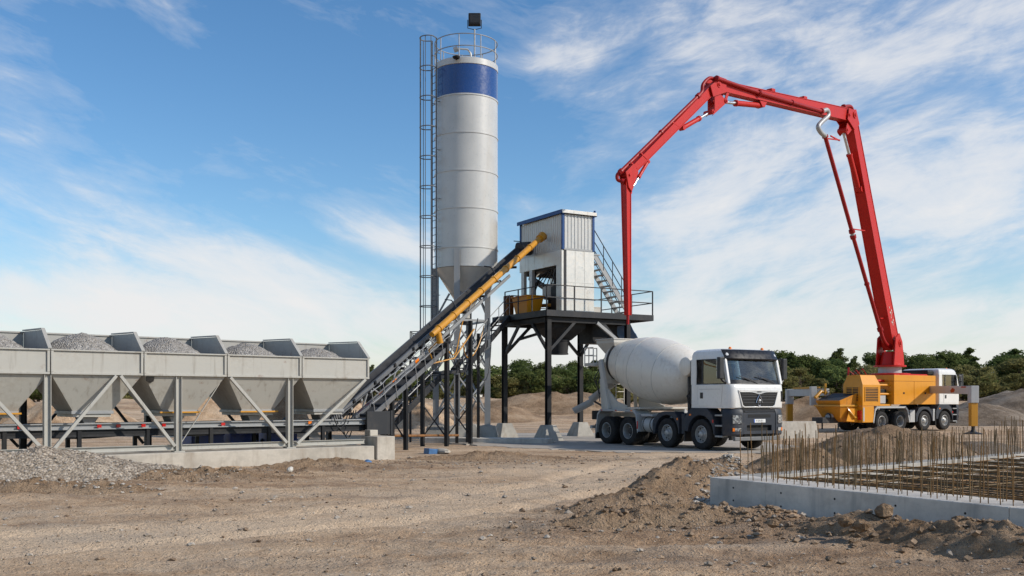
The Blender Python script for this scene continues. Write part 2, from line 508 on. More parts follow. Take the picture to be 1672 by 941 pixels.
SUN_DIR = Vector((0.965, -0.262, 0)).normalized()
EL = R(33)
sun = bpy.data.lights.new('sun', 'SUN'); sun.energy = 4.0; sun.angle = R(0.55); sun.color = (1.0, 0.93, 0.83)
so = bpy.data.objects.new('sun', sun); COL.objects.link(so)
sd = Vector((SUN_DIR.x * math.cos(EL), SUN_DIR.y * math.cos(EL), math.sin(EL)))
so.rotation_euler = (-sd).to_track_quat('-Z', 'Y').to_euler(); so.location = (40, -20, 40)

W = bpy.data.worlds.new('World'); SC.world = W; W.use_nodes = True
wt = W.node_tree; wt.nodes.clear()
wb = NB.__new__(NB); wb.t = wt; wb.m = None
wo = wt.nodes.new('ShaderNodeOutputWorld')
sky = wb.n('ShaderNodeTexSky', sky_type='NISHITA', sun_disc=False, sun_elevation=EL, sun_rotation=math.atan2(SUN_DIR.x, SUN_DIR.y), altitude=50.0, air_density=1.0, dust_density=0.25, ozone_density=1.4)
tc = wb.n('ShaderNodeTexCoord').outputs['Generated']
sx = wb.n('ShaderNodeSeparateXYZ', {0: tc})
X, Y, Z = sx.outputs
u = wb.math('ARCTAN2', X, Y)
hr = wb.math('SQRT', wb.math('ADD', wb.math('MULTIPLY', X, X), wb.math('MULTIPLY', Y, Y)))
v = wb.math('DIVIDE', Z, wb.math('MAXIMUM', hr, 0.02))


def blob(px, py, su, sv, amp, tilt=0.0):
    u0, v0 = math.atan((px - 836) / F), (HZ - py) / F
    du = wb.math('SUBTRACT', u, u0); dv = wb.math('SUBTRACT', v, v0)
    dv = wb.math('ADD', dv, wb.math('MULTIPLY', du, tilt))
    a = wb.math('ADD', wb.math('POWER', wb.math('ABSOLUTE', wb.math('DIVIDE', du, su)), 2.0), wb.math('POWER', wb.math('ABSOLUTE', wb.math('DIVIDE', dv, sv)), 2.0))
    return wb.math('MULTIPLY', wb.math('EXPONENT', wb.math('MULTIPLY', a, -1.0)), amp)


cov = None
for a in [(1420, 330, .26, .17, .30), (1180, 60, .2, .05, .24), (340, 420, .26, .035, .52, .27), (150, 505, .34, .03, .50, .06), (640, 400, .07, .018, .26, .2), (330, 300, .12, .012, .16, -.1), (20, 60, .03, .012, .22), (60, 265, .06, .012, .16),
          (420, 190, .30, .10, -.34), (1080, 265, .07, .05, -.13), (870, 40, .09, .05, -.12), (900, 350, .05, .08, -.08), (880, 105, .06, .018, .16), (880, 245, .05, .02, .14),
          (1250, 420, .16, .03, .12), (1300, 520, .3, .02, .05), (900, 600, 1.4, .055, .30), (1450, 430, .3, .10, .12)]:
    t_ = blob(*a)
    cov = t_ if cov is None else wb.math('ADD', cov, t_)
vv = wb.math('SUBTRACT', v, wb.math('MULTIPLY', wb.math('ABSOLUTE', wb.math('SUBTRACT', u, 0.02)), wb.math('ADD', 0.20, wb.math('MULTIPLY', wb.math('LESS_THAN', u, 0.02), 0.07))))
def wisps(su, sv, seed, rough, dist):
    cv = wb.n('ShaderNodeCombineXYZ', {0: wb.math('MULTIPLY', u, su), 1: wb.math('MULTIPLY', vv, sv), 2: seed}).outputs[0]
    return wb.math('SUBTRACT', wb.noise(cv, 1.0, 12, rough, dist), 0.5)
w0 = wisps(4.6, 9.5, 3.7, 0.60, 0.5)
w1 = wisps(8.0, 19.0, 12.3, 0.60, 0.8)
w2 = wisps(19.0, 62.0, 9.1, 0.66, 1.6)
dens = wb.math('ADD', wb.math('ADD', wb.math('MULTIPLY', w0, 1.55), wb.math('MULTIPLY', w1, 0.85)), wb.math('ADD', wb.math('MULTIPLY', w2, 0.34), cov))
soft = wb.map(dens, -0.12, 0.75)
crisp = wb.map(dens, 0.08, 0.46)
crisp.node.interpolation_type = 'SMOOTHSTEP'
cl = wb.math('ADD', wb.math('MULTIPLY', soft, 0.66), wb.math('MULTIPLY', crisp, 0.30))
cl = wb.math('MINIMUM', wb.math('MAXIMUM', cl, 0.0), 0.96)
skyc = wb.mix(1.0, wb.n('ShaderNodeHueSaturation', {'Color': sky.outputs[0], 'Saturation': 1.24, 'Value': 1.0}).outputs[0], (0.90, 0.98, 1.03), 'MULTIPLY')
hz_ = wb.map(v, 0.0, 0.17, 0.0, 1.0)
skyc = wb.mix(1.0, skyc, wb.mix(hz_, (0.92, 0.83, 0.84), (1.0, 1.0, 1.0)), 'MULTIPLY')
CLOUD = (6.1, 6.05, 6.05)
mixc = wb.mix(cl, skyc, CLOUD)
bg = wb.n('ShaderNodeBackground', {'Color': mixc, 'Strength': 0.14})
wt.links.new(bg.outputs[0], wo.inputs[0])
SC.view_settings.view_transform = 'Standard'; SC.view_settings.look = 'None'
SC.view_settings.exposure = 0.0; SC.view_settings.gamma = 1.0
SC.cycles.max_bounces = 6; SC.cycles.transparent_max_bounces = 8
SC.cycles.use_denoising = True

# ---------------------------------------------------------------- ground sheet
def seg_dist(x, y, a, b):
    ax, ay = a; bx, by = b; dx, dy = bx - ax, by - ay
    t = np.clip(((x - ax) * dx + (y - ay) * dy) / (dx * dx + dy * dy), 0, 1)
    return np.hypot(x - ax - t * dx, y - ay - t * dy), t


# flat areas: pads, truck standing ground
def ground_h(x, y):
    x = np.asarray(x, float); y = np.asarray(y, float)
    d = np.hypot(x, y)
    nearw = np.clip(1.2 - d / 60.0, 0.15, 1)
    ca, sa = math.cos(R(10)), math.sin(R(10))
    al = x * ca + y * sa; ac = -x * sa + y * ca
    h = 0.10 * fbm(x * 0.16, y * 0.16, 3, 3) + (0.05 * fbm(al * 0.28, ac * 1.7, 5, 4, 0.55) + 0.034 * fbm(x * 2.1, y * 2.1, 9, 4, 0.55) + 0.03 * fbm(x * 7, y * 7, 13, 3)) * nearw
    # churned, rutted strip in front of the storage bins and right of it
    q, t = seg_dist(x, y, (-13.5, 17.0), (-3.0, 25.0))
    h = h + np.exp(-(q / 2.0) ** 2) * (0.20 * np.abs(fbm(al * 0.55, ac * 1.3, 21, 4)) + 0.14 * fbm(x * 1.6, y * 1.6, 22, 4))
    q, t = seg_dist(x, y, (-3.0, 26.0), (3.0, 28.5))
    h = h + np.exp(-(q / 2.2) ** 2) * (0.14 * np.abs(fbm(x * 1.3, y * 1.3, 27, 4)) + 0.03)
    # low ridge of thrown-up earth in front of the foundation
    q, t = seg_dist(x, y, (0.3, 12.9), (3.3, 13.2))
    q2, t2 = seg_dist(x, y, (3.0, 13.4), (7.6, 8.4))
    n_ = 0.75 + 0.9 * np.abs(fbm(x * 1.7, y * 1.7, 31, 4))
    h = h + 0.09 * np.exp(-(q / 0.55) ** 2) * n_ + 0.12 * np.exp(-(q2 / 0.7) ** 2) * n_
    q, t = seg_dist(x, y, (1.2, 15.2), (3.4, 14.6))
    h = h + 0.10 * np.exp(-(q / 0.5) ** 2) * n_
    # second set of ruts running to the trucks
    h = lane_relief(x, y, h)
    # stand of the batching plant and trucks is level
    def level(h, cx, cy, rx, ry, z, rot=0.0):
        c_, s_ = math.cos(rot), math.sin(rot)
        a = (x - cx) * c_ + (y - cy) * s_; b_ = -(x - cx) * s_ + (y - cy) * c_
        w = np.clip(1.6 - np.maximum(np.abs(a) / rx, np.abs(b_) / ry) * 1.0, 0, 0.6) / 0.6
        w = w * w * (3 - 2 * w)
        return h * (1 - w) + z * w
    h = level(h, 3.5, 38.0, 9.0, 7.0, -0.015, R(30)) + 0.022 * fbm(x * 0.9, y * 0.9, 57, 4)
    h = level(h, 20.0, 53.0, 8.0, 3.0, -0.02, R(32))
    h = level(h, -2.0, 42.0, 4.0, 4.0, -0.05)
    # foundation pit stays flat under its blinding
    c_, s_ = math.cos(R(-60)), math.sin(R(-60))
    h = np.where((d > 10), h, h)
    # spoil ridge in front of the wood, rising ground beyond
    r_ = np.clip((y - 62) / 26, 0, 1); r_ = r_ * r_ * (3 - 2 * r_)
    h = h + r_ * (1.45 + 1.0 * fbm(x * 0.06, y * 0.03, 41, 4) + 0.25 * fbm(x * 0.4, y * 0.4, 43, 4))
    far = np.clip((y - 150) / 400, 0, 1)
    return h * (1 - far) + far * 1.5


LANE = [(-12.5, 8.6), (-6.5, 11.2), (-1.5, 15.0), (1.6, 20.0), (4.2, 26.5), (6.5, 33.0)]
def lane_dist(x, y):
    best = None
    for a, b in zip(LANE[:-1], LANE[1:]):
        q, t = seg_dist(x, y, a, b)
        best = q if best is None else np.minimum(best, q)
    return best + 0.35 * fbm(x * 0.35, y * 0.35, 77, 2)


def lane_relief(x, y, h):
    q = lane_dist(x, y)
    w = np.exp(-(q / 1.9) ** 2)
    h = h * (1 - 0.55 * w)
    for off in (0.95,):
        tr = np.exp(-((q - off) / 0.24) ** 2); rim = np.exp(-((q - off - 0.38) / 0.14) ** 2) + np.exp(-((q - off + 0.38) / 0.14) ** 2)
        lug = np.sign(np.sin((x * 0.7 + y * 0.75) * 21.0)) * 0.006
        h = h - (0.06 + lug) * tr + 0.022 * rim
    return h


def wear(x, y):
    q = lane_dist(x, y)
    lane = np.exp(-(q / 1.7) ** 2) * 0.9 + 0.5 * np.exp(-((q - 0.95) / 0.22) ** 2)
    d1, _ = seg_dist(x, y, (-13.5, 16.6), (-3.0, 24.6)); d2, _ = seg_dist(x, y, (-3.0, 26.5), (4.0, 28.5)); d3, _ = seg_dist(x, y, (0.3, 13.0), (3.3, 13.3)); d4, _ = seg_dist(x, y, (3.0, 13.2), (7.8, 8.2)); d5, _ = seg_dist(x, y, (1.2, 15.2), (4.5, 21.0)); d6, _ = seg_dist(x, y, (-1.0, 11.6), (6.0, 9.0))
    ch = np.exp(-(d1 / 1.3) ** 2) + 0.9 * np.exp(-(d2 / 1.3) ** 2) + np.exp(-(d3 / 0.7) ** 2) + np.exp(-(d4 / 0.9) ** 2) + np.exp(-(d5 / 1.4) ** 2) + 0.6 * np.exp(-(d6 / 0.6) ** 2)
    ch = ch * np.clip(0.75 + 1.6 * fbm(x * 0.8, y * 1.3, 81, 4), 0, 1.3)
    return np.clip(lane, 0, 1), np.clip(ch, 0, 1)


def make_ground():
    ang = np.linspace(-R(66), R(66), 420)
    # rows: dense close by, geometric beyond
    rows = np.concatenate([np.geomspace(3.0, 34.0, 330), np.geomspace(34.6, 130, 110), np.geomspace(136, 6000, 30)])
    A, D = np.meshgrid(ang, rows)
    # denser columns in the middle
    A = A * (0.72 + 0.28 * (A / R(66)) ** 2)
    Xg = D * np.tan(A) * 1.0; Yg = D - 1.5
    Zg = ground_h(Xg, Yg)
    nr, nc = A.shape
    me = bpy.data.meshes.new('ground')
    co_ = np.stack([Xg, Yg, Zg], -1).reshape(-1, 3)
    idx = np.arange(nr * nc).reshape(nr, nc)
    q = np.stack([idx[:-1, :-1], idx[:-1, 1:], idx[1:, 1:], idx[1:, :-1]], -1).reshape(-1, 4)
    me.vertices.add(len(co_)); me.vertices.foreach_set('co', co_.ravel())
    me.loops.add(q.size); me.loops.foreach_set('vertex_index', q.ravel())
    me.polygons.add(len(q)); me.polygons.foreach_set('loop_start', np.arange(0, q.size, 4)); me.polygons.foreach_set('loop_total', np.full(len(q), 4))
    me.update(calc_edges=True); me.validate(); me.shade_smooth()
    la_, ch_ = wear(Xg.ravel(), Yg.ravel())
    ca_ = me.color_attributes.new('wear', 'FLOAT_COLOR', 'POINT')
    cd = np.stack([la_, ch_, np.zeros_like(la_), np.ones_like(la_)], -1).astype(np.float32)
    ca_.data.foreach_set('color', cd.ravel())
    me.materials.append(M['tan'])
    o = bpy.data.objects.new('ground', me); COL.objects.link(o)
    tag(o, kind='structure')
    # the land behind the camera, just below
    b = MB().add([(-6000, -6000, -0.12), (6000, -6000, -0.12), (6000, 1.7, -0.12), (-6000, 1.7, -0.12)], [(0, 1, 2, 3)])
    tag(b.build('ground', M['tan'], smooth=0), kind='structure')


make_ground()


def heap(name, cx, cy, rx, ry, h, rot, mat, label, seed, cat='mound', group=None, rough=1.0, n=(46, 84), kind=None, pw=1.5, clod=1.0):
    """A tipped heap: radial mesh with slumped flanks and clods; its foot sinks into the ground."""
    rings, segs = n
    rr = np.linspace(0.0, 1.0, rings)[:, None] ** 0.85; aa = np.linspace(0, 2 * PI, segs, endpoint=False)[None, :]
    wob = 1 + 0.22 * fbm(np.cos(aa) * 1.3 + seed, np.sin(aa) * 1.3, seed, 3)
    lx = rr * np.cos(aa) * rx * wob; ly = rr * np.sin(aa) * ry * wob
    c_, s_ = math.cos(rot), math.sin(rot)
    x = lx * c_ - ly * s_; y = lx * s_ + ly * c_
    prof = (np.cos(np.minimum(rr, 1) * PI) * 0.5 + 0.5) ** (pw * 0.62) if pw < 5 else 1 - rr
    sc = max(0.3, min(rx, ry))
    z = h * prof * (1 + 0.45 * fbm(x / sc * 0.9 + 3, y / sc * 0.9, seed + 3, 3)) + rough * (0.10 * h + 0.02) * fbm(x * 2.2 / max(1, sc / 2), y * 2.2 / max(1, sc / 2), seed + 9, 4) * (0.25 + prof)
    z = z + clod * (0.045 * np.abs(fbm(x * 5, y * 5, seed + 15, 3)) + 0.03 * np.maximum(0, fbm(x * 11, y * 11, seed + 25, 2))) * np.clip(1.25 - rr, 0, 1)
    base = float(np.mean(ground_h([cx], [cy])))
    gz = ground_h(x + cx, y + cy) - base
    w = np.clip(rr * 1.0, 0, 1)
    z = z + gz * w - 0.10 * w ** 3
    co_ = np.stack([x, y, z], -1)
    vs = [tuple(co_[0, 0])] + [tuple(p) for p in co_[1:].reshape(-1, 3)]
    fs = []
    for k in range(segs):
        fs.append((0, 1 + k, 1 + (k + 1) % segs))
    for i in range(rings - 2):
        for k in range(segs):
            a = 1 + i * segs + k; b_ = 1 + i * segs + (k + 1) % segs
            fs.append((a, a + segs, b_ + segs, b_))
    o = MB().add(vs, fs).build(name, mat, smooth=180, loc=(cx, cy, base))
    return tag(o, label, cat, group, kind)


def heap_px(name, px, d, *a, **k):
    p = gp(px, d)
    return heap(name, p.x, p.y, *a, **k)


# near heaps
heap_px('gravel_heap', 30, 20.4, 4.6, 1.7, 0.55, R(38), M['aggl'], 'pale stony gravel heap in front of the grey storage bins', 3, 'gravel heap', rough=1.2, n=(60, 130))
heap('dirt_mound', 3.45, 18.7, 3.4, 1.4, 0.68, R(58), M['brown'], 'brown dug-earth ridge between mixer truck and concrete foundation corner', 8, rough=1.5, n=(70, 130), clod=2.0)
heap('dirt_mound', 6.0, 20.9, 2.3, 1.7, 0.5, R(20), M['brown'], 'low brown earth heap behind the left end of the rebar rows', 14, rough=1.4, n=(50, 100), clod=1.6)
heap_px('dirt_mound', 1440, 27.0, 3.2, 2.6, 1.1, R(8), M['brown'], 'rounded grey-brown earth mound in front of the pump truck wheels', 21, rough=1.0, n=(60, 110))
heap_px('dirt_mound', 1570, 30.0, 3.5, 2.2, 0.45, R(8), M['greyd'], 'flat grey-brown earth bank right of the rounded mound', 25, rough=1.0)
heap('dirt_mound', 1.9, 13.0, 2.0, .55, .15, R(4), M['brown'], 'low crumbly earth ridge in the foreground left of the foundation beam', 61, rough=2.6, n=(30, 110), clod=2.6)
heap('dirt_mound', 5.0, 10.9, 3.1, .62, .19, R(-49), M['brown'], 'long crumbly earth ridge along the foot of the foundation beam', 63, rough=2.4, n=(34, 140), clod=2.6)
heap('dirt_mound', 1.9, 15.1, 1.6, .7, .16, R(16), M['brown'], 'flat tongue of dark earth at the foot of the brown ridge', 65, rough=2.2, n=(30, 90), clod=2.6)
heap_px('dirt_mound', 95, 18.3, 2.6, .75, .17, R(6), M['brown'], 'low churned brown earth ridge before the gravel heap', 67, rough=2.8, n=(30, 120), clod=2.8)
heap_px('dirt_mound', 330, 21.2, 2.4, .7, .16, R(14), M['brown'], 'low churned brown earth ridge before the concrete plinth', 69, rough=2.8, n=(30, 110), clod=2.8)
heap_px('dirt_mound', 520, 25.0, 2.2, .7, .13, R(30), M['brown'], 'thin brown earth ridge beside the square end block', 71, rough=2.6, n=(30, 100), clod=2.4)
heap_px('dirt_mound', 800, 28.5, 3.4, 1.0, .13, R(4), M['brown'], 'broad low brown earth bank before the silo feet', 73, rough=2.6, n=(30, 110), clod=2.4)
# far heaps
for (px, d, rx, ry, h, mt, lab, sd_) in [
        (1690, 74, 7.0, 5, 2.2, 'greyd', 'tall grey spoil heap at the right edge beyond the outrigger leg', 31),
        (1600, 66, 5.5, 4, 1.15, 'greyd', 'low grey spoil bank right of the pump truck cab', 33),
        (905, 76, 9.0, 4, 1.5, 'brown', 'broad brown earth heap behind the mixing tower legs', 35),
        (820, 70, 4.5, 3, .8, 'brown', 'small brown earth heap behind the right silo leg', 39),
        (690, 58, 3.0, 2, 1.25, 'tan', 'small pale earth heap seen through the steel stair', 37),
        (1335, 70, 5.0, 3, 1.6, 'brown', 'brown earth heap between mixer cab and orange pump hopper', 41),
        (560, 60, 5.5, 3, 1.5, 'tan', 'pale earth heap behind the last storage hopper', 43),
        (470, 46, 1.6, 1.6, 1.85, 'brown', 'steep brown earth heap seen between the last two hoppers', 45),
        (330, 60, 6.0, 3, 1.5, 'tan', 'pale earth heap behind the middle storage hoppers', 47),
        (120, 56, 5.0, 3, 1.8, 'tan', 'pale earth heap behind the second storage hopper', 49),
        (20, 60, 4.0, 3, 1.7, 'brown', 'brown earth heap behind the leftmost storage hopper', 51)]:
    heap_px('earth_heap', px, d, rx, ry, h, 0.1 * (sd_ % 5), M[mt], lab, sd_, rough=1.0, n=(26, 54), clod=2.0)

# concrete pads
pad = MB()
pad_edge = [p for p in (gp(722, 39.5), gp(800, 36.0), gp(905, 33.5), gp(1010, 32.0), gp(1240, 31.5), gp(1300, 36.0), gp(1120, 50), gp(780, 50))]
pe = []
rp_ = random.Random(3)
for a_, b_ in zip(pad_edge, pad_edge[1:] + pad_edge[:1]):
    for k in range(14):
        q_ = a_.lerp(b_, k / 14)
        pe.append((q_.x + rp_.uniform(-.22, .22), q_.y + rp_.uniform(-.3, .3), -0.06))
pad.prism(pe, (0, 0, 0.063))
tag(pad.build('pavement', M['pad'], bevel=0.01), kind='structure')
kb = MB()
ka, kb_ = gp(690, 39.6), gp(900, 38.2)
kb.beam((ka.x, ka.y + .5, -0.09), (kb_.x, kb_.y + .5, -0.09), 1.0, 0.52)
tag(kb.build('concrete_ledge', M['concg'], bevel=0.015), 'long low grey concrete ledge under the silo feet', 'ledge')
# ================================================================= aggregate bins
BR = Vector((-4.01, 27.9, 0)); BANG = math.atan2(.643, .766)
bins = thing('storage_bins', 'long grey steel row of open aggregate hoppers on legs and diagonal braces', 'hopper row', BR, BANG)
PITCH = 2.1; NB_ = 7
ZL, ZP, ZH = 2.80, 2.30, 1.40         # lip, bottom of panel, hopper mouth
DEP = 2.2
for k in range(NB_):
    x1 = -PITCH * k; x0 = x1 - PITCH
    m = MB()
    # front panel with folded lip and lower flange, side butt at bin joints
    m.box(x0 + .012, x1 - .012, 0, .012, ZP, ZL)
    m.box(x0 + .012, x1 - .012, -.05, .06, ZL + .003, ZL + .035)
    m.box(x0 + .012, x1 - .012, -.045, -.003, ZP - .035, ZP + .015)
    for xe in (x0 + .04, x1 - .04):
        m.box(xe - .028, xe + .028, -.04, -.003, ZP + .018, ZL)
    m.build('front_panel', M['bin'], bins, bevel=.004)
    # tapering hopper below: outlet x range off-centre as sloped plates
    mx0, mx1 = x0 + .62, x1 - .62
    o = [(x0 + .03, .02, ZP - .037), (x1 - .03, .02, ZP - .037), (x1 - .03, DEP - .05, ZP - .037), (x0 + .03, DEP - .05, ZP - .037)]
    lo = [(mx0, .42, ZH), (mx1, .42, ZH), (mx1, DEP - .5, ZH), (mx0, DEP - .5, ZH)]
    h = MB(); h.loft([o, lo], caps=False)
    h.loft([[tuple(Vector(p) + Vector((0, 0, .02))) for p in lo], [tuple(Vector(p) - Vector((0, 0, .12))) for p in lo]], caps=False)
    hp = h.build('hopper', M['bin'], bins, smooth=0)
    sm = hp.modifiers.new('t', 'SOLIDIFY'); sm.thickness = .012
    g = MB().box(mx0 - .05, mx1 + .05, .38, .415, ZH - .05, ZH + .025)
    g.box(mx0 - .05, mx0 - .012, .416, DEP - .46, ZH - .05, ZH + .02)
    g.build('gate_flange', M['galv'], hp, bevel=.004)
    g = MB().prism([(mx0 + .22, .55, ZH - .13), (mx0 + .62, .55, ZH - .13), (mx0 + .5, .62, ZH - .34), (mx0 + .34, .62, ZH - .34)], (0, .5, 0))
    g.build('discharge_gate', M['galv'], hp, bevel=.006)
    if k in (1, 2, 4, 5):
        g = MB().box(mx0 - .1, mx1 + .1, .30, .36, ZH - .045, ZH - .005)
        g.build('yellow_bar', M['amber'], hp, bevel=.004)
# sloped divider wings at every joint + rear wall
for k in range(NB_ + 1):
    x = -PITCH * k
    w = MB()
    pf = [(x, .03, ZL + .03), (x, .58, 3.30), (x, DEP, 3.34), (x, DEP, ZP), (x, .03, ZP)]
    w.prism([(p[0] - .012, p[1], p[2]) for p in pf], (.024, 0, 0))
    w.beam((x, .0, ZL + .05), (x, .58, 3.33), .085, .03)
    w.beam((x, .58, 3.33), (x, DEP, 3.37), .085, .03)
    w.build('divider', M['bin_in'] if k else M['bin'], bins, bevel=.003)
for k in range(NB_):
    x1 = -PITCH * k - .014; x0 = x1 - PITCH + .028
    w = MB().box(x0, x1, DEP + .0, DEP + .02, ZP, 3.30); w.box(x0, x1, DEP - .03, DEP + .05, 3.302, 3.34)
    w.build('rear_wall', M['bin_in'], bins, bevel=.003)
# black hole cut in one hopper: a torn plate stain as on the photographed unit
m = MB(); zz = ZP - .11
m.prism([(-6.22, .035, ZP - .06), (-6.03, .035, ZP - .06), (-6.04, .058, ZP - .17), (-6.12, .075, ZP - .21), (-6.21, .06, ZP - .16)], (0, -.03, 0))
m.build('inspection_hole', M['darker'], bins)
# legs and bracing
zb = .43
for x in (-2.42, -5.43, -8.45, -11.5, -14.5):
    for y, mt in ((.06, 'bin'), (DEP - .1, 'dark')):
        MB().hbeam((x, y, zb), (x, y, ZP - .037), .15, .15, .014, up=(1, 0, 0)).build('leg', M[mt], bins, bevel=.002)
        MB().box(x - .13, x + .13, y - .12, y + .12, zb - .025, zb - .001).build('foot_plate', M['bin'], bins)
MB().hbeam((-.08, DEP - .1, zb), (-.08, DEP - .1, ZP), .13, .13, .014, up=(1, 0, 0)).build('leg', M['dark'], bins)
for (xa, za, xb, zb2) in ((-2.25, .52, -.14, ZP - .05), (-2.55, .55, -4.12, ZP - .05), (-5.3, .62, -4.2, ZP - .05), (-5.55, .55, -6.85, ZP - .05), (-8.35, .55, -6.95, ZP - .05), (-8.55, .55, -10.0, ZP - .05), (-11.4, .55, -10.1, ZP - .05)):
    thin = abs(xa + 5.3) < .01
    m = MB().beam((xa, -.035 if not thin else .2, za), (xb, -.035 if not thin else .2, zb2), .02 if thin else .075, .045 if thin else .08, up=(0, 1, 0))
    m.build('brace', M['bin'], bins, bevel=.006)
    if not thin:
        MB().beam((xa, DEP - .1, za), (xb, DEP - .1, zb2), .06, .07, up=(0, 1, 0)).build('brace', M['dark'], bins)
for (xa, xb) in ((-14.4, -11.6), (-11.4, -8.55), (-8.35, -5.53), (-5.33, -2.52), (-2.32, -.12)):
    MB().hbeam((xa, .06, zb + .09), (xb, .06, zb + .09), .12, .13, .012, up=(0, 0, 1)).build('base_rail', M['bin'], bins, bevel=.003)
# aggregate in the hoppers: five separate loads
for k in range(6):
    xc = -PITCH * k - PITCH / 2 + (.1 if k < 5 else -.1)
    nx, ny = 44, 40
    rows = []
    for j in range(ny):
        row = []
        for i in range(nx):
            a = i / (nx - 1) * 2 - 1; b_ = j / (ny - 1) * 2 - 1
            xx = a * (PITCH / 2 - .03); yy = DEP / 2 + .05 + b_ * (DEP / 2 - .09)
            cone = max(0.0, 1 - math.hypot(a + .18, b_ + .1) / 1.12)
            pk = [.30, .36, .43, .46, .38, .22][k]
            cone = 1.05 * math.sin(min(1, cone * 1.25) * PI / 2) * (.55 + .45 * cone)
            z = ZL - .14 + (pk + .16) * cone * 1.0
            z += .05 * float(fbm(xx * 2.2 + k * 5, yy * 2.2, 60 + k, 3)) + .035 * float(fbm(xx * 13 + k, yy * 13, 70, 2))
            row.append((xx, yy, z))
        rows.append(row)
    o = MB().sheet(rows, (0, 0, -.35)).build('gravel_load', M['agg'], None, smooth=60)
    bm_ = Matrix.Translation(BR) @ Matrix.Rotation(BANG, 4, 'Z') @ Matrix.Translation((xc, 0, 0))
    o.matrix_world = bm_
    lab = ['small load of grey gravel in the storage hopper nearest the silo', 'grey gravel heap in the second storage hopper from the conveyor',
           'grey gravel heap in the third storage hopper from the conveyor', 'wide grey gravel heap in the fourth storage hopper from the conveyor',
           'brownish gravel load in the storage hopper cut by the left picture edge', 'gravel load in the storage hopper beyond the left picture edge'][k]
    tag(o, lab, 'gravel', 'gravel loads in the storage hoppers')
# plinth
pl = MB().box(-16, -.02, -.32, DEP + .5, -.6, .405)
for x in (-3.9, -8.1, -12.2):
    pass
o = pl.build('concrete_plinth', M['conc'], bevel=.02); o.matrix_world = Matrix.Translation(BR) @ Matrix.Rotation(BANG, 4, 'Z')
tag(o, 'long pale concrete plinth carrying the storage hopper row', 'plinth')
o = MB().box(.03, .62, -.38, .5, -.6, .66).build('concrete_block', M['conc'], bevel=.02); o.matrix_world = Matrix.Translation(BR) @ Matrix.Rotation(BANG, 4, 'Z')
tag(o, 'square pale concrete block at the right end of the hopper plinth', 'block')
o = MB().box(.1, .36, .1, .4, .662, .83).build('concrete_brick', M['conc'], bevel=.015); o.matrix_world = Matrix.Translation(BR) @ Matrix.Rotation(BANG, 4, 'Z')
tag(o, 'small pale concrete brick on top of the square end block', 'block')

# ---------------------------------------------------------------- collecting belt under the bins
bc = thing('belt_conveyor', 'horizontal black belt conveyor with silver side rail running under the storage hoppers', 'conveyor', BR, BANG)
m = MB(); m.box(-15, .5, .62, .66, .98, 1.12); m.box(-15, .5, .56, .618, 1.10, 1.13); m.box(-15, .5, .56, .618, .975, 1.0)
m.build('side_rail', M['galv'], bc, bevel=.004)
MB().box(-15, .5, .63, 1.5, .80, .86).build('trough', M['rubber'], bc); MB().box(-15, .5, .63, .645, .862, .978).build('trough_side', M['darker'], bc)
m = MB(); m.box(-15, .5, 1.52, 1.56, .98, 1.12); m.build('side_rail', M['galv'], bc, bevel=.004)
rows = [[(x, 1.09 + yy, 1.02 + .10 * abs(yy / .42) ** 2 + .012 * math.sin(x * 4.3)) for x in np.linspace(-15, .6, 60)] for yy in np.linspace(-.42, .42, 9)]
MB().sheet(rows, (0, 0, -.014)).build('belt', M['rubber'], bc)
rows = [[(x, 1.09 + yy, .80 - .03 * math.sin(x * 2.3)) for x in np.linspace(-15, .6, 60)] for yy in np.linspace(-.42, .42, 3)]
MB().sheet(rows, (0, 0, -.014)).build('return_belt', M['rubber'], bc)
for k in range(14):
    x = -.6 - k * 1.0
    MB().tube((x, .68, .90), (x, 1.5, .90), .055, n=10).build('roller', M['dark'], bc)
for k in range(7):
    x = -1.1 - k * 1.62
    MB().beam((x, .64, .42), (x, .64, .97), .09, .09).build('leg', M['darker'], bc)
    MB().beam((x, 1.54, .42), (x, 1.54, .97), .09, .09).build('leg', M['darker'], bc)
for x in (-1.55, -2.2, -4.05, -5.6, -6.1, -6.7, -7.15, -8.9, -9.9):
    MB().box(x - .05, x + .05, .535, .558, 1.02, 1.09).build('reflector', M['redlens'] if (int(x * 10) % 3) else M['orange'], bc)
MB().tube((.55, .6, .97), (.55, 1.58, .97), .17, n=18).build('tail_drum', M['dark'], bc)
m = MB().box(.2, 1.05, .42, .5, .68, 1.35); m.box(.99, 1.05, .40, .418, .66, 1.37)
m.build('guard_plate', M['dark'], bc, bevel=.005)
m = MB().tube((-1.2, 1.75, 1.62), (-.75, 1.75, 1.62), .2, n=18); m.tube((-.75, 1.75, 1.62), (-.62, 1.75, 1.62), .24, n=18)
m.build('gear_motor', M['amber'], bc)
MB().tube((-.62, 1.75, 1.62), (-.1, 1.75, 1.75), .19, .17, n=18).build('motor_casing', M['cab'], bc)
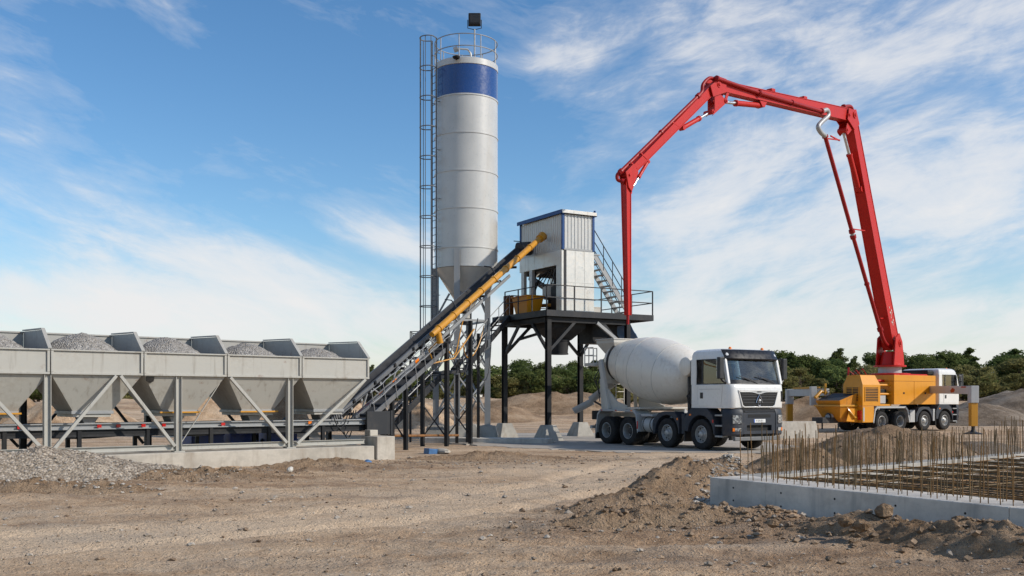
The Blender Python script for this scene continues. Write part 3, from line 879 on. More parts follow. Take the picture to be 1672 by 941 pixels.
# sagging cables at the transfer point
for k in range(4):
    pts = [(-.9 + .55 * t + .15 * k, .5 + .12 * k, 1.38 - (.5 + .1 * k) * math.sin(PI * t)) for t in np.linspace(0, 1, 10)]
    MB().path(pts, .016, 6).build('cable', M['blackpl'], bc)
for (x0, x1, lab) in ((-4.4, -3.5, 'dark blue plastic crate under the middle of the hopper row'), (-3.3, -2.55, 'dark blue plastic crate left of the last front leg'), (-2.2, -1.3, 'dark blue plastic crate behind the end brace of the hopper row')):
    m = MB(); m.ring_panel([(x0, 1.75, .8), (x1, 1.75, .8), (x1, 2.4, .8), (x0, 2.4, .8)], [(x0 + .03, 1.78, .8), (x1 - .03, 1.78, .8), (x1 - .03, 2.37, .8), (x0 + .03, 2.37, .8)], (0, 0, -.39))
    m.box(x0 + .03, x1 - .03, 1.78, 2.37, .41, .43); m.box(x0 - .02, x1 + .02, 1.72, 1.748, .72, .8); m.box(x0 - .02, x1 + .02, 1.72, 1.748, .5, .56)
    o = m.build('plastic_crate', M['bluebox'], bevel=.008); o.matrix_world = Matrix.Translation(BR) @ Matrix.Rotation(BANG, 4, 'Z')
    tag(o, lab, 'crate', 'blue crates under the hoppers')

# ================================================================= silo
SCX, SCY = (761 - 836) / F * 42.0, 42.0
RS = 1.335
silo = thing('cement_silo', 'tall off-white cement silo with a dark blue band, conical bottom and caged ladder', 'silo', (SCX, SCY, 0))
def cyl_part(name, mat, z0, z1, r=RS, parent=silo, n=72):
    return MB().lathe([(r, z0), (r, z1)], n).build(name, mat, parent)
seams = [7.18, 7.95, 9.56, 11.09, 12.64, 14.19]
for a, b_ in zip(seams[:-1], seams[1:]):
    MB().lathe([(RS - .012, a), (RS, a + .012), (RS + random.uniform(-.003, .003), (a + b_) / 2), (RS, b_ - .012), (RS - .012, b_)], 80).build('shell', M['silo'], silo)
for z in seams[:-1] + [14.19]:
    MB().lathe([(RS - .01, z - .03), (RS + .022, z - .03), (RS + .022, z + .03), (RS - .01, z + .03)], 72, closed=True).build('seam_flange', M['silo'], silo, bevel=.004)
MB().lathe([(RS - .012, 14.222), (RS, 14.235), (RS, 15.42), (RS - .012, 15.432)], 80).build('blue_band', M['silob'], silo)
MB().lathe([(RS - .012, 15.434), (RS + .015, 15.45), (RS + .015, 15.69), (RS - .02, 15.72), (.7, 15.86), (0, 15.9)], 72).build('top_cap', M['silo'], silo)
MB().lathe([(.16, 5.1), (.16, 5.35), (RS - .02, 7.14)], 60).build('cone', M['silo'], silo)
MB().lathe([(.0, 4.86), (.22, 4.86), (.22, 5.1), (0, 5.1)], 24).build('outlet_valve', M['dark'], silo)
# roof fittings
MB().path([(-.35, -.75, 16.2), (-.2, -.75, 16.22), (.1, -.74, 16.2), (.22, -.72, 16.05), (.25, -.7, 15.8)], .04, 8).build('vent_pipe', M['silo'], silo)
MB().lathe([(0, -.1), (.11, -.1), (.11, .08), (0, .1)], 16, Matrix.Translation((-.38, -.75, 16.2)) @ Matrix.Rotation(R(70), 4, 'Y')).build('vent_cap', M['galv'], silo)
MB().lathe([(0, 0), (.3, 0), (.3, .25), (.22, .32), (0, .34)], 24, Matrix.Translation((.3, .35, 15.88))).build('hatch', M['galv'], silo)
m = MB(); m.tube((-.33, -1.37, 15.6), (-.33, -1.5, 15.55), .05); m.lathe([(0, -.05), (.13, -.05), (.16, .02), (0, .08)], 14, Matrix.Translation((-.33, -1.5, 15.62)))
m.build('relief_valve', M['darker'], silo)
# top railing
def ring_pts(r, z, n=60, a0=0, a1=2 * PI, cx=0, cy=0):
    return [(cx + r * math.cos(a0 + (a1 - a0) * k / n), cy + r * math.sin(a0 + (a1 - a0) * k / n), z) for k in range(n if abs(a1 - a0 - 2 * PI) < 1e-6 else n + 1)]
for z in (16.17, 16.66):
    MB().path(ring_pts(RS - .02, z), .021, 8, True).build('guard_rail', M['galv'], silo)
for k in range(9):
    a = R(-100 + 40 * k)
    MB().tube(((RS - .02) * math.cos(a), (RS - .02) * math.sin(a), 15.6), ((RS - .02) * math.cos(a), (RS - .02) * math.sin(a), 16.66), .02).build('rail_post', M['galv'], silo)
# ladder with cage, on the left flank
la = R(211)
lc = Vector((math.cos(la), math.sin(la), 0)); lt = Vector((-lc.y, lc.x, 0))
base = lc * (RS + .16)
for sgn in (-1, 1):
    MB().beam(base + lt * (.2 * sgn) + Vector((0, 0, 2.9)), base + lt * (.2 * sgn) + Vector((0, 0, 16.6)), .06, .025).build('ladder_rail', M['ladder'], silo)
for k in range(42):
    z = 3.1 + k * .30
    MB().tube(base + lt * .2 + Vector((0, 0, z)), base - lt * .2 + Vector((0, 0, z)), .014, n=6).build('rung', M['ladder'], silo)
for k in range(7):
    z = 4.0 + k * 2.0
    for sgn in (-1, 1):
        MB().beam(lc * (RS - .01) + lt * (.2 * sgn) + Vector((0, 0, z)), base + lt * (.2 * sgn) + Vector((0, 0, z)), .04, .02).build('ladder_bracket', M['ladder'], silo)
cc = base + lc * .29
for k in range(11):
    z = 4.3 + k * 1.23
    pts = [base + lt * .21] + [cc + lc * (.33 * math.cos(t)) + lt * (-.36 * math.sin(t)) for t in np.linspace(-PI * .55, PI * .55, 18)] + [base - lt * .21]
    pts = [Vector(p) + Vector((0, 0, z)) for p in pts]
    MB().path(pts, .022, 6).build('cage_hoop', M['ladder'], silo)
for t in (-1.45, -.75, 0, .75, 1.45):
    p = cc + lc * (.33 * math.cos(t)) + lt * (-.36 * math.sin(t))
    MB().beam(p + Vector((0, 0, 4.2)), p + Vector((0, 0, 16.6)), .03, .012).build('cage_strap', M['ladder'], silo)
# small landing at the ladder foot
fl = base + lc * .35
m = MB().box(-.65, .45, -.6, .6, 3.35, 3.42, Matrix.Translation(fl)); m.build('ladder_landing', M['dark'], silo, bevel=.004)
for (x, y) in ((-.62, -.57), (-.62, .57), (.42, -.57), (-.62, 0), (-.1, -.57)):
    MB().tube(fl + Vector((x, y, 3.42)), fl + Vector((x, y, 4.45)), .02).build('landing_post', M['dark'], silo)
for z in (3.9, 4.45):
    MB().path([fl + Vector(p) + Vector((0, 0, z)) for p in ((.42, -.57, 0), (-.62, -.57, 0), (-.62, .57, 0), (.42, .57, 0))], .018, 6).build('landing_rail', M['dark'], silo)
MB().beam(fl + Vector((-.62, -.5, -.1)), fl + Vector((-.62, -.5, 3.35)), .09, .09).build('landing_leg', M['darker'], silo)
# legs, bracing, feet
legs = [(-1.27, -.05, 7.2), (-.31, -1.33, 7.85), (.92, -.62, 7.2), (.06, 1.3, 7.2)]
for (x, y, zt) in legs:
    MB().hbeam((x, y, .62), (x, y, zt), .24, .22, .018, up=(0, 1, 0)).build('leg', M['galv'], silo, bevel=.003)
    MB().box(x - .2, x + .2, y - .2, y + .2, .602, .622).build('base_plate', M['galv'], silo)
order = [0, 1, 2, 3]
for i in range(4):
    a = legs[order[i]]; b_ = legs[order[(i + 1) % 4]]
    for (z0, z1) in ((1.0, 2.7), (2.9, 4.8)):
        MB().beam((a[0], a[1], z0), (b_[0], b_[1], z1), .06, .06).build('cross_brace', M['galv'], silo)
        MB().beam((b_[0], b_[1], z0), (a[0], a[1], z1), .06, .06).build('cross_brace', M['galv'], silo)
    MB().beam((a[0], a[1], 4.95), (b_[0], b_[1], 4.95), .09, .09).build('tie_beam', M['galv'], silo)
    MB().beam((a[0], a[1], 5.1), ((a[0] * .55), (a[1] * .55), 6.15), .08, .08).build('cone_strut', M['galv'], silo)
for i, (x, y, zt) in enumerate(legs):
    m = MB().loft([[(x + sx * w + SCX, y + sy * w + SCY, z) for sx, sy in ((-1, -1), (1, -1), (1, 1), (-1, 1))] for w, z in ((.44, -.3), (.44, .2), (.33, .6))])
    tag(m.build('concrete_footing', M['concp'], bevel=.02), ['squat concrete footing under the left silo leg', 'squat concrete footing under the front silo leg', 'squat concrete footing under the right silo leg', 'squat concrete footing under the rear silo leg'][i], 'footing', 'silo footings')
# floodlight on the silo roof
fl_ = thing('floodlight', 'small dark floodlight on a thin pole above the silo roof', 'floodlight', (SCX + .37, SCY - .3, 15.45))
MB().tube((0, 0, .36), (0, 0, 1.75), .032).build('pole', M['galv'], fl_)
m = MB().loft([[(x * w, -.14 + dy, 1.9 + z * h + .25) for x, z in ((-1, -1), (1, -1), (1, 1), (-1, 1))] for w, h, dy in ((.24, .23, 0), (.26, .28, .16), (.17, .2, .3))])
m.build('lamp_housing', M['darker'], fl_, bevel=.02)
MB().box(-.19, .19, -.146, -.137, 1.98, 2.32).build('lens', M['dark'], fl_, bevel=.003)
MB().path([(-.285, .02, 2.15), (-.285, .02, 1.8), (0, .02, 1.74), (.285, .02, 1.8), (.285, .02, 2.15)], .018, 6).build('bracket', M['dark'], fl_)

# ================================================================= inclined conveyor
T0 = Vector((-5.6, 30.4, 1.02)); T1 = Vector((.55, 43.6, 8.28))
ax = (T1 - T0); L = ax.length; ca = math.atan2(ax.y, ax.x); cpitch = math.asin(ax.z / L)
ic = bpy.data.objects.new('inclined_conveyor', None); COL.objects.link(ic)
ic.location = T0; ic.rotation_euler = (0, -cpitch, ca)
tag(ic, 'long dark inclined belt conveyor rising from the hoppers to the mixing tower', 'conveyor')
# local: x along, y left, z up normal
rows = [[(x, yy, .05 + .14 * abs(yy / .21) ** 2) for x in np.linspace(-.1, L + .1, 50)] for yy in np.linspace(-.21, .21, 9)]
MB().sheet(rows, (0, 0, -.016)).build('belt', M['rubber'], ic)
rows = [[(x, yy, -.13 - .01 * math.sin(x * 3)) for x in np.linspace(0, L, 60)] for yy in np.linspace(-.17, .17, 3)]
MB().sheet(rows, (0, 0, -.014)).build('return_belt', M['rubber'], ic)
for y in (-.26, .26):
    m = MB().box(-.2, L, y - .02, y + .02, .03, .15); m.box(-.2, L, y - .035, y + .035, .153, .175)
    m.build('side_skirt', M['ladder'], ic, bevel=.004)
    MB().box(.2, L - 2.5, y - .03, y + .03, -.40, -.28).build('lower_chord', M['galv'], ic, bevel=.004)
    for k in range(13):
        x = .5 + k * 1.02
        MB().beam((x, y, -.27), (x + (.4 if k % 2 else -.25), y, -.0), .045, .045, up=(0, 1, 0)).build('lattice_bar', M['galv'], ic)
for k in range(26):
    x = .35 + k * .62
    if x > L - .3: break
    MB().tube((x, -.25, -.06), (x, .25, -.06), .05, n=10).build('roller', M['galv'], ic)
for k in range(9):
    x = 1.0 + k * 1.7
    if x > L - .3: break
    MB().tube((x, -.24, -.26), (x, .24, -.26), .05, n=10).build('return_roller', M['dark'], ic)
for k in range(11):
    x = 1.1 + k * 1.35
    MB().box(x - .05, x + .05, -.335, -.285, .08, .2).build('idler_bracket', M['darker'], ic, bevel=.008)
for x, c in ((1.3, 'redlens'), (1.75, 'redlens'), (2.6, 'orange'), (3.55, 'orange'), (5.2, 'orange')):
    MB().box(x - .13, x + .13, -.302, -.297, -.405, -.29).build('reflector', M[c], ic)
MB().tube((L, -.24, .0), (L, .24, .0), .22, n=20).build('head_drum', M['dark'], ic)
m = MB().lathe([(.30, -.30), (.30, .30)], 24, Matrix.Translation((L - .05, 0, .02)) @ Matrix.Rotation(R(90), 4, 'X')); m.build('head_hood', M['dark'], ic)
icm = Matrix.Translation(T0) @ Euler((0, -cpitch, ca)).to_matrix().to_4x4()
ici = icm.inverted()
# support trestles (vertical posts under the conveyor), written in world then moved into the conveyor's space
for s_, sp in ((.20, .45), (.26, .45), (.45, .5), (.58, .5)):
    c_ = T0 + ax * s_
    for sg in (-1, 1):
        p = c_ + Vector((-math.sin(ca), math.cos(ca), 0)) * (sp * sg)
        m = MB().beam(ici @ Vector((p.x, p.y, -.15)), ici @ Vector((p.x, p.y, c_.z - .55)), .13, .13)
        m.build('trestle_leg', M['darker'], ic, bevel=.004)
    pa = c_ + Vector((-math.sin(ca), math.cos(ca), 0)) * sp; pb = c_ - Vector((-math.sin(ca), math.cos(ca), 0)) * sp
    for z0, z1 in ((.3, 1.5), (1.5, .3)):
        MB().beam(ici @ Vector((pa.x, pa.y, z0)), ici @ Vector((pb.x, pb.y, z1)), .04, .04).build('trestle_brace', M['dark'], ic)

# lower return walkway parallel to the conveyor
Q0 = at(592, 684, 30.3); Q1 = at(735, 556, 37.2)
wx = Q1 - Q0; WL = wx.length
wk = bpy.data.objects.new('inclined_catwalk', None); COL.objects.link(wk); wk.location = Q0
wk.rotation_euler = (0, -math.asin(wx.z / WL), math.atan2(wx.y, wx.x))
tag(wk, 'grey inclined catwalk with rollers and thin handrails below the main conveyor', 'catwalk')
for y in (-.24, .24):
    MB().box(0, WL, y - .02, y + .02, -.08, .08).build('side_rail', M['ladder'], wk, bevel=.004)
MB().box(0, WL, -.215, .215, -.06, -.03).build('deck', M['rubber'], wk)
for k in range(9):
    x = .3 + k * .85
    MB().tube((x, -.3, -.1), (x, -.3, .75), .014, n=6).build('rail_post', M['galv'], wk)
    MB().tube((x, -.25, .0), (x, .25, .0), .05, n=8).build('roller', M['dark'], wk)
for z in (.4, .75):
    MB().path([(x, -.3, z + .02 * math.sin(x * 5)) for x in np.linspace(.2, WL, 20)], .013, 6).build('handrail', M['galv'], wk)

# ================================================================= yellow screw conveyor
S0 = at(716, 537, 35.0); S1 = at(886, 386, 42.55)
sx_ = thing('screw_conveyor', 'long yellow tubular screw conveyor slanting up into the tower cabin', 'screw conveyor', S0)
dv = S1 - S0
MB().tube((0, 0, 0), dv, .122, n=24).build('tube', M['amber'], sx_)
for t in (.0, .12, .24, .36, .48, .60, .72, .85):
    p = dv * t; d_ = dv.normalized()
    MB().tube(p - d_ * .025, p + d_ * .025, .15, n=24).build('flange', M['amber'], sx_, bevel=.004)
    for j in range(2):
        pass
MB().tube(dv * .965, dv * 1.0, .17, .20, n=24).build('head_box', M['amber'], sx_)
d_ = dv.normalized()
MB().tube(-d_ * .5, -d_ * .03, .10, .12, n=18).build('drive_motor', M['amber'], sx_)
m = MB().tube((-.02, 0, -.1), (.05, .1, -.5), .1, .12, n=12); m.build('inlet', M['amber'], sx_)
MB().path([(.0, .05, -.4), (-.35, .1, -.75), (-.2, .3, -1.2), (.5, .9, -1.0), (1.2, 1.5, .1)], .028, 8).build('feed_hose', M['amber'], sx_)
for t in (.15, .5, .8):
    p = dv * t
    MB().path([p + Vector((-.02, -.06, .17)), p + Vector((-.2, .1, .45)), p + Vector((-.45, .3, .5))], .022, 6).build('stay', M['dark'], sx_)
# hoses and cables looping between the screw and the silo
for k in range(6):
    a = at(722 + 11 * k, 560 + 14 * (k % 3), 37.5); b_ = at(760 + 9 * k, 520 + 12 * (k % 2), 39.5)
    sag = .9 + .25 * (k % 3)
    pts = [a.lerp(b_, t) + Vector((.08 * math.sin(5 * t + k), 0, -sag * math.sin(PI * t))) for t in np.linspace(0, 1, 14)]
    o = MB().path(pts, .022, 6).build('hanging_cable', M['dark'] if k % 3 else M['amber'])
    tag(o, ['loose black cable loop hanging nearest the yellow screw foot', 'thin yellow hose looping below the screw conveyor', 'loose black cable loop hanging under the silo cone'][k % 3] if k < 3 else 'black cable hanging in the tangle between silo legs and stair', 'cable', 'cables hanging between screw and silo')

# ================================================================= mixing tower
TA = Vector((1.42, 40.6, 0)); TANG = R(30)
tw = thing('mixing_tower', 'raised steel mixing platform with corrugated cabin, railings and a steep stair', 'mixing tower', TA, TANG)
TM = Matrix.Translation(TA) @ Matrix.Rotation(TANG, 4, 'Z')
DX, DY, ZD = 5.4, 4.5, 5.32
m = MB()
m.box(-.0, DX, -.0, DY, ZD - .03, ZD)
m.build('deck', M['dark'], tw)
MB().box(-.04, DX + .04, -.06, -.002, ZD - .22, ZD + .03).build('edge_beam', M['dark'], tw, bevel=.004)
MB().box(-.062, -.002, -.0, DY, ZD - .22, ZD + .03).build('edge_beam', M['dark'], tw, bevel=.004)
MB().box(DX + .002, DX + .05, .0, DY, ZD - .22, ZD + .03).build('edge_beam', M['dark'], tw, bevel=.004)
for k in range(6):
    y = .25 + k * .8
    MB().hbeam((.05, y, ZD - .13), (DX - .05, y, ZD - .13), .1, .19, .012, up=(0, 0, 1)).build('joist', M['darker'], tw)
tl = [(.18, .18), (4.2, .18), (.18, 3.8), (4.2, 3.8)]
for i, (x, y) in enumerate(tl):
    MB().hbeam((x, y, .62), (x, y, ZD - .235), .2, .2, .02, up=(0, 1, 0)).build('leg', M['darker'], tw, bevel=.003)
    m = MB().loft([[TM @ Vector((x + sx * w, y + sy * w, z)) for sx, sy in ((-1, -1), (1, -1), (1, 1), (-1, 1))] for w, z in ((.47, -.05), (.44, .1), (.24, .64))])
    tag(m.build('concrete_footing', M['concp'], bevel=.02), ['tapered concrete footing under the front tower leg nearest the dark hopper', 'tapered concrete footing under the tower leg behind the mixer truck', 'tapered concrete footing under the left tower leg beside the silo', 'tapered concrete footing under the rear tower leg behind the mixer chute'][i], 'footing', 'tower footings')
for (a, b_) in (((.18, .18), (4.2, .18)), ((.18, 3.8), (4.2, 3.8)), ((.18, .18), (.18, 3.8)), ((4.2, .18), (4.2, 3.8))):
    av, bv = Vector((*a, 0)), Vector((*b_, 0)); d_ = (bv - av).normalized()
    MB().beam(av + Vector((0, 0, ZD - .34)), bv + Vector((0, 0, ZD - .34)), .12, .2).build('girder', M['darker'], tw)
    MB().beam(av + Vector((0, 0, 3.7)) + d_ * .05, av + d_ * 1.3 + Vector((0, 0, ZD - .4)), .1, .12).build('knee_brace', M['dark'], tw)
    MB().beam(bv + Vector((0, 0, 3.7)) - d_ * .05, bv - d_ * 1.3 + Vector((0, 0, ZD - .4)), .1, .12).build('knee_brace', M['dark'], tw)
MB().beam((2.55, .1, ZD - .4), (4.1, .1, 3.9), .1, .13).build('knee_brace', M['galv'], tw)
MB().beam((1.6, .4, ZD - .42), (.5, 3.2, 4.3), .09, .11).build('knee_brace', M['dark'], tw)
# dark bin hanging under the right part of the deck, and the discharge hopper
m = MB().loft([[(x, y, z) for x, y in ((2.75, .7), (4.05, .7), (4.05, 1.7), (2.75, 1.7))] for z in (ZD - .36, 4.1)])
m.build('weigh_bin', M['darker'], tw, bevel=.01)
m = MB().loft([[(1.45 + a * w, 1.3 + b_ * w, z) for a, b_ in ((-1, -1), (1, -1), (1, 1), (-1, 1))] for w, z in ((.82, ZD - .34), (.8, ZD - .62), (.36, 4.2))])
m.build('discharge_hopper', M['darker'], tw, bevel=.015)
m = MB().lathe([(.35, 3.62), (.40, 4.17), (.44, 4.17), (.44, 4.23), (.36, 4.24)], 24, Matrix.Translation((1.45, 1.3, 0))); m.lathe([(.33, 3.6), (.38, 3.6), (.38, 3.66), (.34, 3.66)], 24, Matrix.Translation((1.45, 1.3, 0)), closed=True)
m.build('discharge_sleeve', M['rubber'], tw)
# cabin: corrugated upper storey
BX0, BX1, BY0, BY1, ZC0, ZC1 = 1.1, 2.63, .5, 3.93, 7.97, 9.55
def corrugated(p0, p1, z0, z1, pitch=.17, amp=.022, out=(0, -1, 0)):
    p0 = Vector(p0); p1 = Vector(p1); ln = (p1 - p0).length; d = (p1 - p0) / ln; out = Vector(out)
    pts = []; x = 0.0
    while x < ln - 1e-6:
        for fx, a in ((0, 0), (.36, 0), (.5, 1), (.86, 1)):
            xx = x + fx * pitch
            if xx <= ln: pts.append(p0 + d * xx + out * (amp * a))
        x += pitch
    pts.append(p1)
    return [[(p.x, p.y, z) for p in pts] for z in (z0, z1)], out * -.01
for (a, b_, out) in (((BX0, BY0, 0), (BX1, BY0, 0), (0, -1, 0)), ((BX0, BY1, 0), (BX0, BY0, 0), (-1, 0, 0)), ((BX1, BY0, 0), (BX1, BY1, 0), (1, 0, 0)), ((BX1, BY1, 0), (BX0, BY1, 0), (0, 1, 0))):
    rows, th = corrugated(a, b_, ZC0 + .06, ZC1 - .1, out=out)
    MB().sheet(rows, th).build('corrugated_wall', M['clad'], tw, smooth=0)
for (x, y) in ((BX0, BY0), (BX1, BY0), (BX0, BY1), (BX1, BY1)):
    MB().box(x - .05, x + .05, y - .05, y + .05, ZC0, ZC1 - .02).build('corner_post', M['blue'], tw, bevel=.006)
MB().box(BX0 + .05, BX1 - .05, BY0 - .035, BY0 + .03, ZC0 - .02, ZC0 + .06).build('sill_beam', M['galv'], tw)
MB().box(BX0 - .035, BX0 + .03, BY0 + .05, BY1 - .05, ZC0 - .02, ZC0 + .06).build('sill_beam', M['clad'], tw)
m = MB().box(BX0 - .12, BX1 + .1, BY0 - .12, BY1 + .12, ZC1 - .02, ZC1 + .05)
rf = m.build('roof', M['clad'], tw, bevel=.008)
for (x0, x1, y0, y1, mt) in ((BX0 - .15, BX0 - .122, BY0 - .12, BY1 + .12, 'blue'), (BX1 + .102, BX1 + .13, BY0 - .12, BY1 + .12, 'blue')):
    MB().box(x0, x1, y0, y1, ZC1 - .1, ZC1 + .06).build('roof_trim', M[mt], rf, bevel=.004)
MB().box(BX0 - .12, BX1 + .1, BY0 - .148, BY0 - .122, ZC1 - .08, ZC1 + .06).build('roof_trim', M['alu'], rf, bevel=.004)
MB().lathe([(0, 0), (.05, 0), (.05, .1), (0, .12)], 12, Matrix.Translation((BX1 + .05, BY0 - .05, ZC1 + .05))).build('roof_lamp', M['blue'], rf)
# lower storey: smooth sheet on the sunny side, open frame on the other
MB().box(BX0 + .17, BX1 + .04, BY0 - .02, BY0 + .02, ZD + .03, ZC0 - .022).build('sheet_wall', M['alu'], tw, bevel=.004)
MB().box(BX0 + .05, BX0 + .168, BY0 - .012, BY0 + .06, ZD, ZC0 - .022).build('corner_column', M['dark'], tw, bevel=.004)
MB().box(BX0 - .06, BX0 + .045, BY0 + .0, BY0 + .42, ZD, ZC0 - .022).build('corner_column', M['alu'], tw, bevel=.006)
for x_ in (BX0 + .62, BX0 + 1.1):
    MB().box(x_ - .012, x_ + .012, BY0 - .028, BY0 - .0205, ZD + .05, ZC0 - .05).build('panel_seam', M['alu'], tw)
MB().box(BX0 + .17, BX1 + .04, BY0 - .03, BY0 - .0205, ZD + 1.28, ZD + 1.31).build('panel_seam', M['alu'], tw)
MB().box(BX1 - .02, BX1 + .02, BY0 + .022, BY1, ZD + .03, ZC0 - .03).build('sheet_wall', M['alu'], tw)
MB().box(BX0 + .1, BX1 - .03, BY1 - .2, BY1 - .16, ZC0 - .8, ZC0 - .03).build('sheet_wall', M['bin_in'], tw)
for y in (2.9, 3.6):
    MB().box(BX0 - .05, BX0 + .1, y, y + .24, ZD, ZC0 - .6).build('column', M['clad'], tw, bevel=.006)
MB().box(BX0 - .05, BX0 + .06, BY0 + .43, BY1 + .05, ZC0 - .62, ZC0 - .025).build('cross_beam', M['alu'], tw, bevel=.006)
# mixing machinery on the deck, its own thing
mx = thing('pan_mixer', 'white and dark pan mixer with a yellow tub under the tower cabin', 'mixer', TM @ Vector((0, 0, ZD)), TANG)
MB().lathe([(0, .75), (.62, .75), (.68, .8), (.68, 1.25), (.62, 1.3), (.3, 1.42), (0, 1.44)], 36, Matrix.Translation((1.95, 2.2, 0))).build('pan', M['cream'], mx)
MB().lathe([(0, .04), (.5, .04), (.45, .75), (0, .75)], 24, Matrix.Translation((1.95, 2.2, 0))).build('pan_base', M['darker'], mx)
m = MB().loft([[(.62 + a * w, 2.55 + b_ * l, z) for a, b_ in ((-1, -1), (1, -1), (1, 1), (-1, 1))] for w, l, z in ((.32, .48, .02), (.42, .66, .78))])
m.build('tub', M['yellow'], mx, bevel=.02)
MB().box(.17, 1.07, 1.86, 3.24, .782, .83).build('tub_rim', M['yellow'], mx, bevel=.01)
MB().lathe([(0, 0), (.2, 0), (.22, .05), (.22, .5), (.16, .58), (0, .58)], 20, Matrix.Translation((1.7, 1.6, 1.38))).build('gear_motor', M['silob'], mx)
MB().lathe([(0, 0), (.16, 0), (.16, .45), (0, .48)], 20, Matrix.Translation((2.1, 2.5, 1.4))).build('gear_motor', M['galv'], mx)
MB().box(1.2, 1.55, 1.05, 1.6, .03, 1.2).build('control_box', M['darker'], mx, bevel=.015)
MB().tube((1.55, 2.7, 1.3), (1.2, 3.3, 1.75), .13, n=14).build('feed_pipe', M['pipe'], mx)
MB().path([(1.4, 1.5, 1.4), (1.3, 1.9, 1.9), (1.3, 2.6, 1.75), (1.3, 3.1, 1.1)], .035, 8).build('water_pipe', M['darker'], mx)
MB().box(1.75, 2.5, .62, 1.2, .05, 1.75).build('switch_cabinet', M['bluebox'], mx, bevel=.02)
MB().box(1.2, 2.4, 1.3, 3.2, 1.95, 2.05).build('gantry_beam', M['darker'], mx, bevel=.01)
for (x_, y_) in ((1.3, 1.4), (1.3, 3.1), (2.4, 1.4), (2.4, 3.1)):
    MB().box(x_ - .05, x_ + .05, y_ - .05, y_ + .05, 0, 1.95).build('gantry_post', M['dark'], mx)
MB().lathe([(0, 0), (.42, 0), (.18, -.5), (0, -.5)], 20, Matrix.Translation((1.7, 2.5, 2.5))).build('cement_scale', M['cream'], mx)
MB().tube((1.35, 1.5, .4), (1.35, 3.0, .5), .08, n=12).build('water_pipe', M['amber'], mx)
for k in range(5):
    MB().path([(1.25 + .1 * k, 1.3 + .35 * k, 1.95), (1.2, 1.45 + .35 * k, 1.45), (1.3, 1.75 + .3 * k, 1.3)], .025, 6).build('hose', M['blackpl'], mx)
cb = thing('gas_cylinders', 'brown upright steel cabinet at the left edge of the tower deck', 'cabinet', TM @ Vector((.35, 3.75, ZD)), TANG)
MB().box(-.16, .16, -.2, .2, 0, .95).build('body', M['rust'], cb, bevel=.03)
MB().box(-.17, -.162, -.15, .15, .1, .85).build('door', M['rust'], cb, bevel=.003)
cb.name = 'steel_cabinet'
bx = thing('tool_box', 'small cream box on the deck behind the right wall of the tower cabin', 'box', TM @ Vector((3.1, 1.2, ZD)), TANG)
MB().box(-.3, .3, -.2, .2, 0, .32).build('body', M['cream'], bx, bevel=.015)
MB().box(-.31, .31, -.21, .21, .322, .37).build('lid', M['cream'], bx, bevel=.012)
# railings
def railing(p0, p1, posts, parent, z=ZD, h=1.06, mt='dark', mid=.55):
    p0 = Vector(p0); p1 = Vector(p1)
    for k in range(posts):
        p = p0.lerp(p1, k / (posts - 1))
        MB().beam(p, p + Vector((0, 0, h)), .042, .042).build('railing_post', M[mt], parent)
    for zz in (mid, h):
        MB().tube(p0 + Vector((0, 0, zz)), p1 + Vector((0, 0, zz)), .022, n=8).build('railing_bar', M[mt], parent)
railing((-.03, -.03, ZD), (DX, -.03, ZD), 5, tw)
railing((-.03, -.03, ZD), (-.03, 3.4, ZD), 4, tw)
railing((DX, -.03, ZD), (DX, DY, ZD), 4, tw)
railing((DX, DY, ZD), (.9, DY, ZD), 4, tw)
# steep stair from the cabin door down to the deck
st = bpy.data.objects.new('stair', None); COL.objects.link(st); st.parent = tw
A0, A1 = Vector((2.72, .55, 7.85)), Vector((4.62, .55, ZD))
for dy in (0, .75):
    MB().beam(A0 + Vector((0, dy, 0)), A1 + Vector((0, dy, 0)), .05, .2).build('stringer', M['galv'], st, bevel=.004)
for k in range(11):
    p = A0.lerp(A1, (k + .6) / 11.4)
    MB().box(p.x - .11, p.x + .13, .58, 1.27, p.z - .02, p.z + .015).build('tread', M['galv'], st)
for dy in (-.02, .77):
    for hh in (.55, 1.05):
        MB().tube(A0 + Vector((-.0, dy, hh)), A1 + Vector((0, dy, hh)), .02, n=8).build('handrail', M['dark'], st)
    for k in range(5):
        p = A0.lerp(A1, k / 4) + Vector((0, dy, 0))
        MB().tube(p, p + Vector((0, 0, 1.05)), .018, n=8).build('rail_post', M['dark'], st)
MB().box(2.66, 3.0, .5, 1.35, 7.83, 7.88).build('landing', M['galv'], st)
# blue tarpaulin bulging beyond the deck over the drum
rows = []
for i in range(9):
    t = i / 8
    rows.append([(4.32 + .95 * t + .05 * math.sin(j * 2.1 + i), .3 + 2.4 * j / 8, ZD - .28 - .98 * t ** .85 + .04 * math.sin(3 * j + 2 * i)) for j in range(9)])
o = MB().sheet(rows, (-.02, 0, -.01)).build('tarpaulin', M['tarp'], None, smooth=60); o.matrix_world = TM
tag(o, 'faded blue tarpaulin sheet sloping down from the deck above the mixer drum', 'tarpaulin')

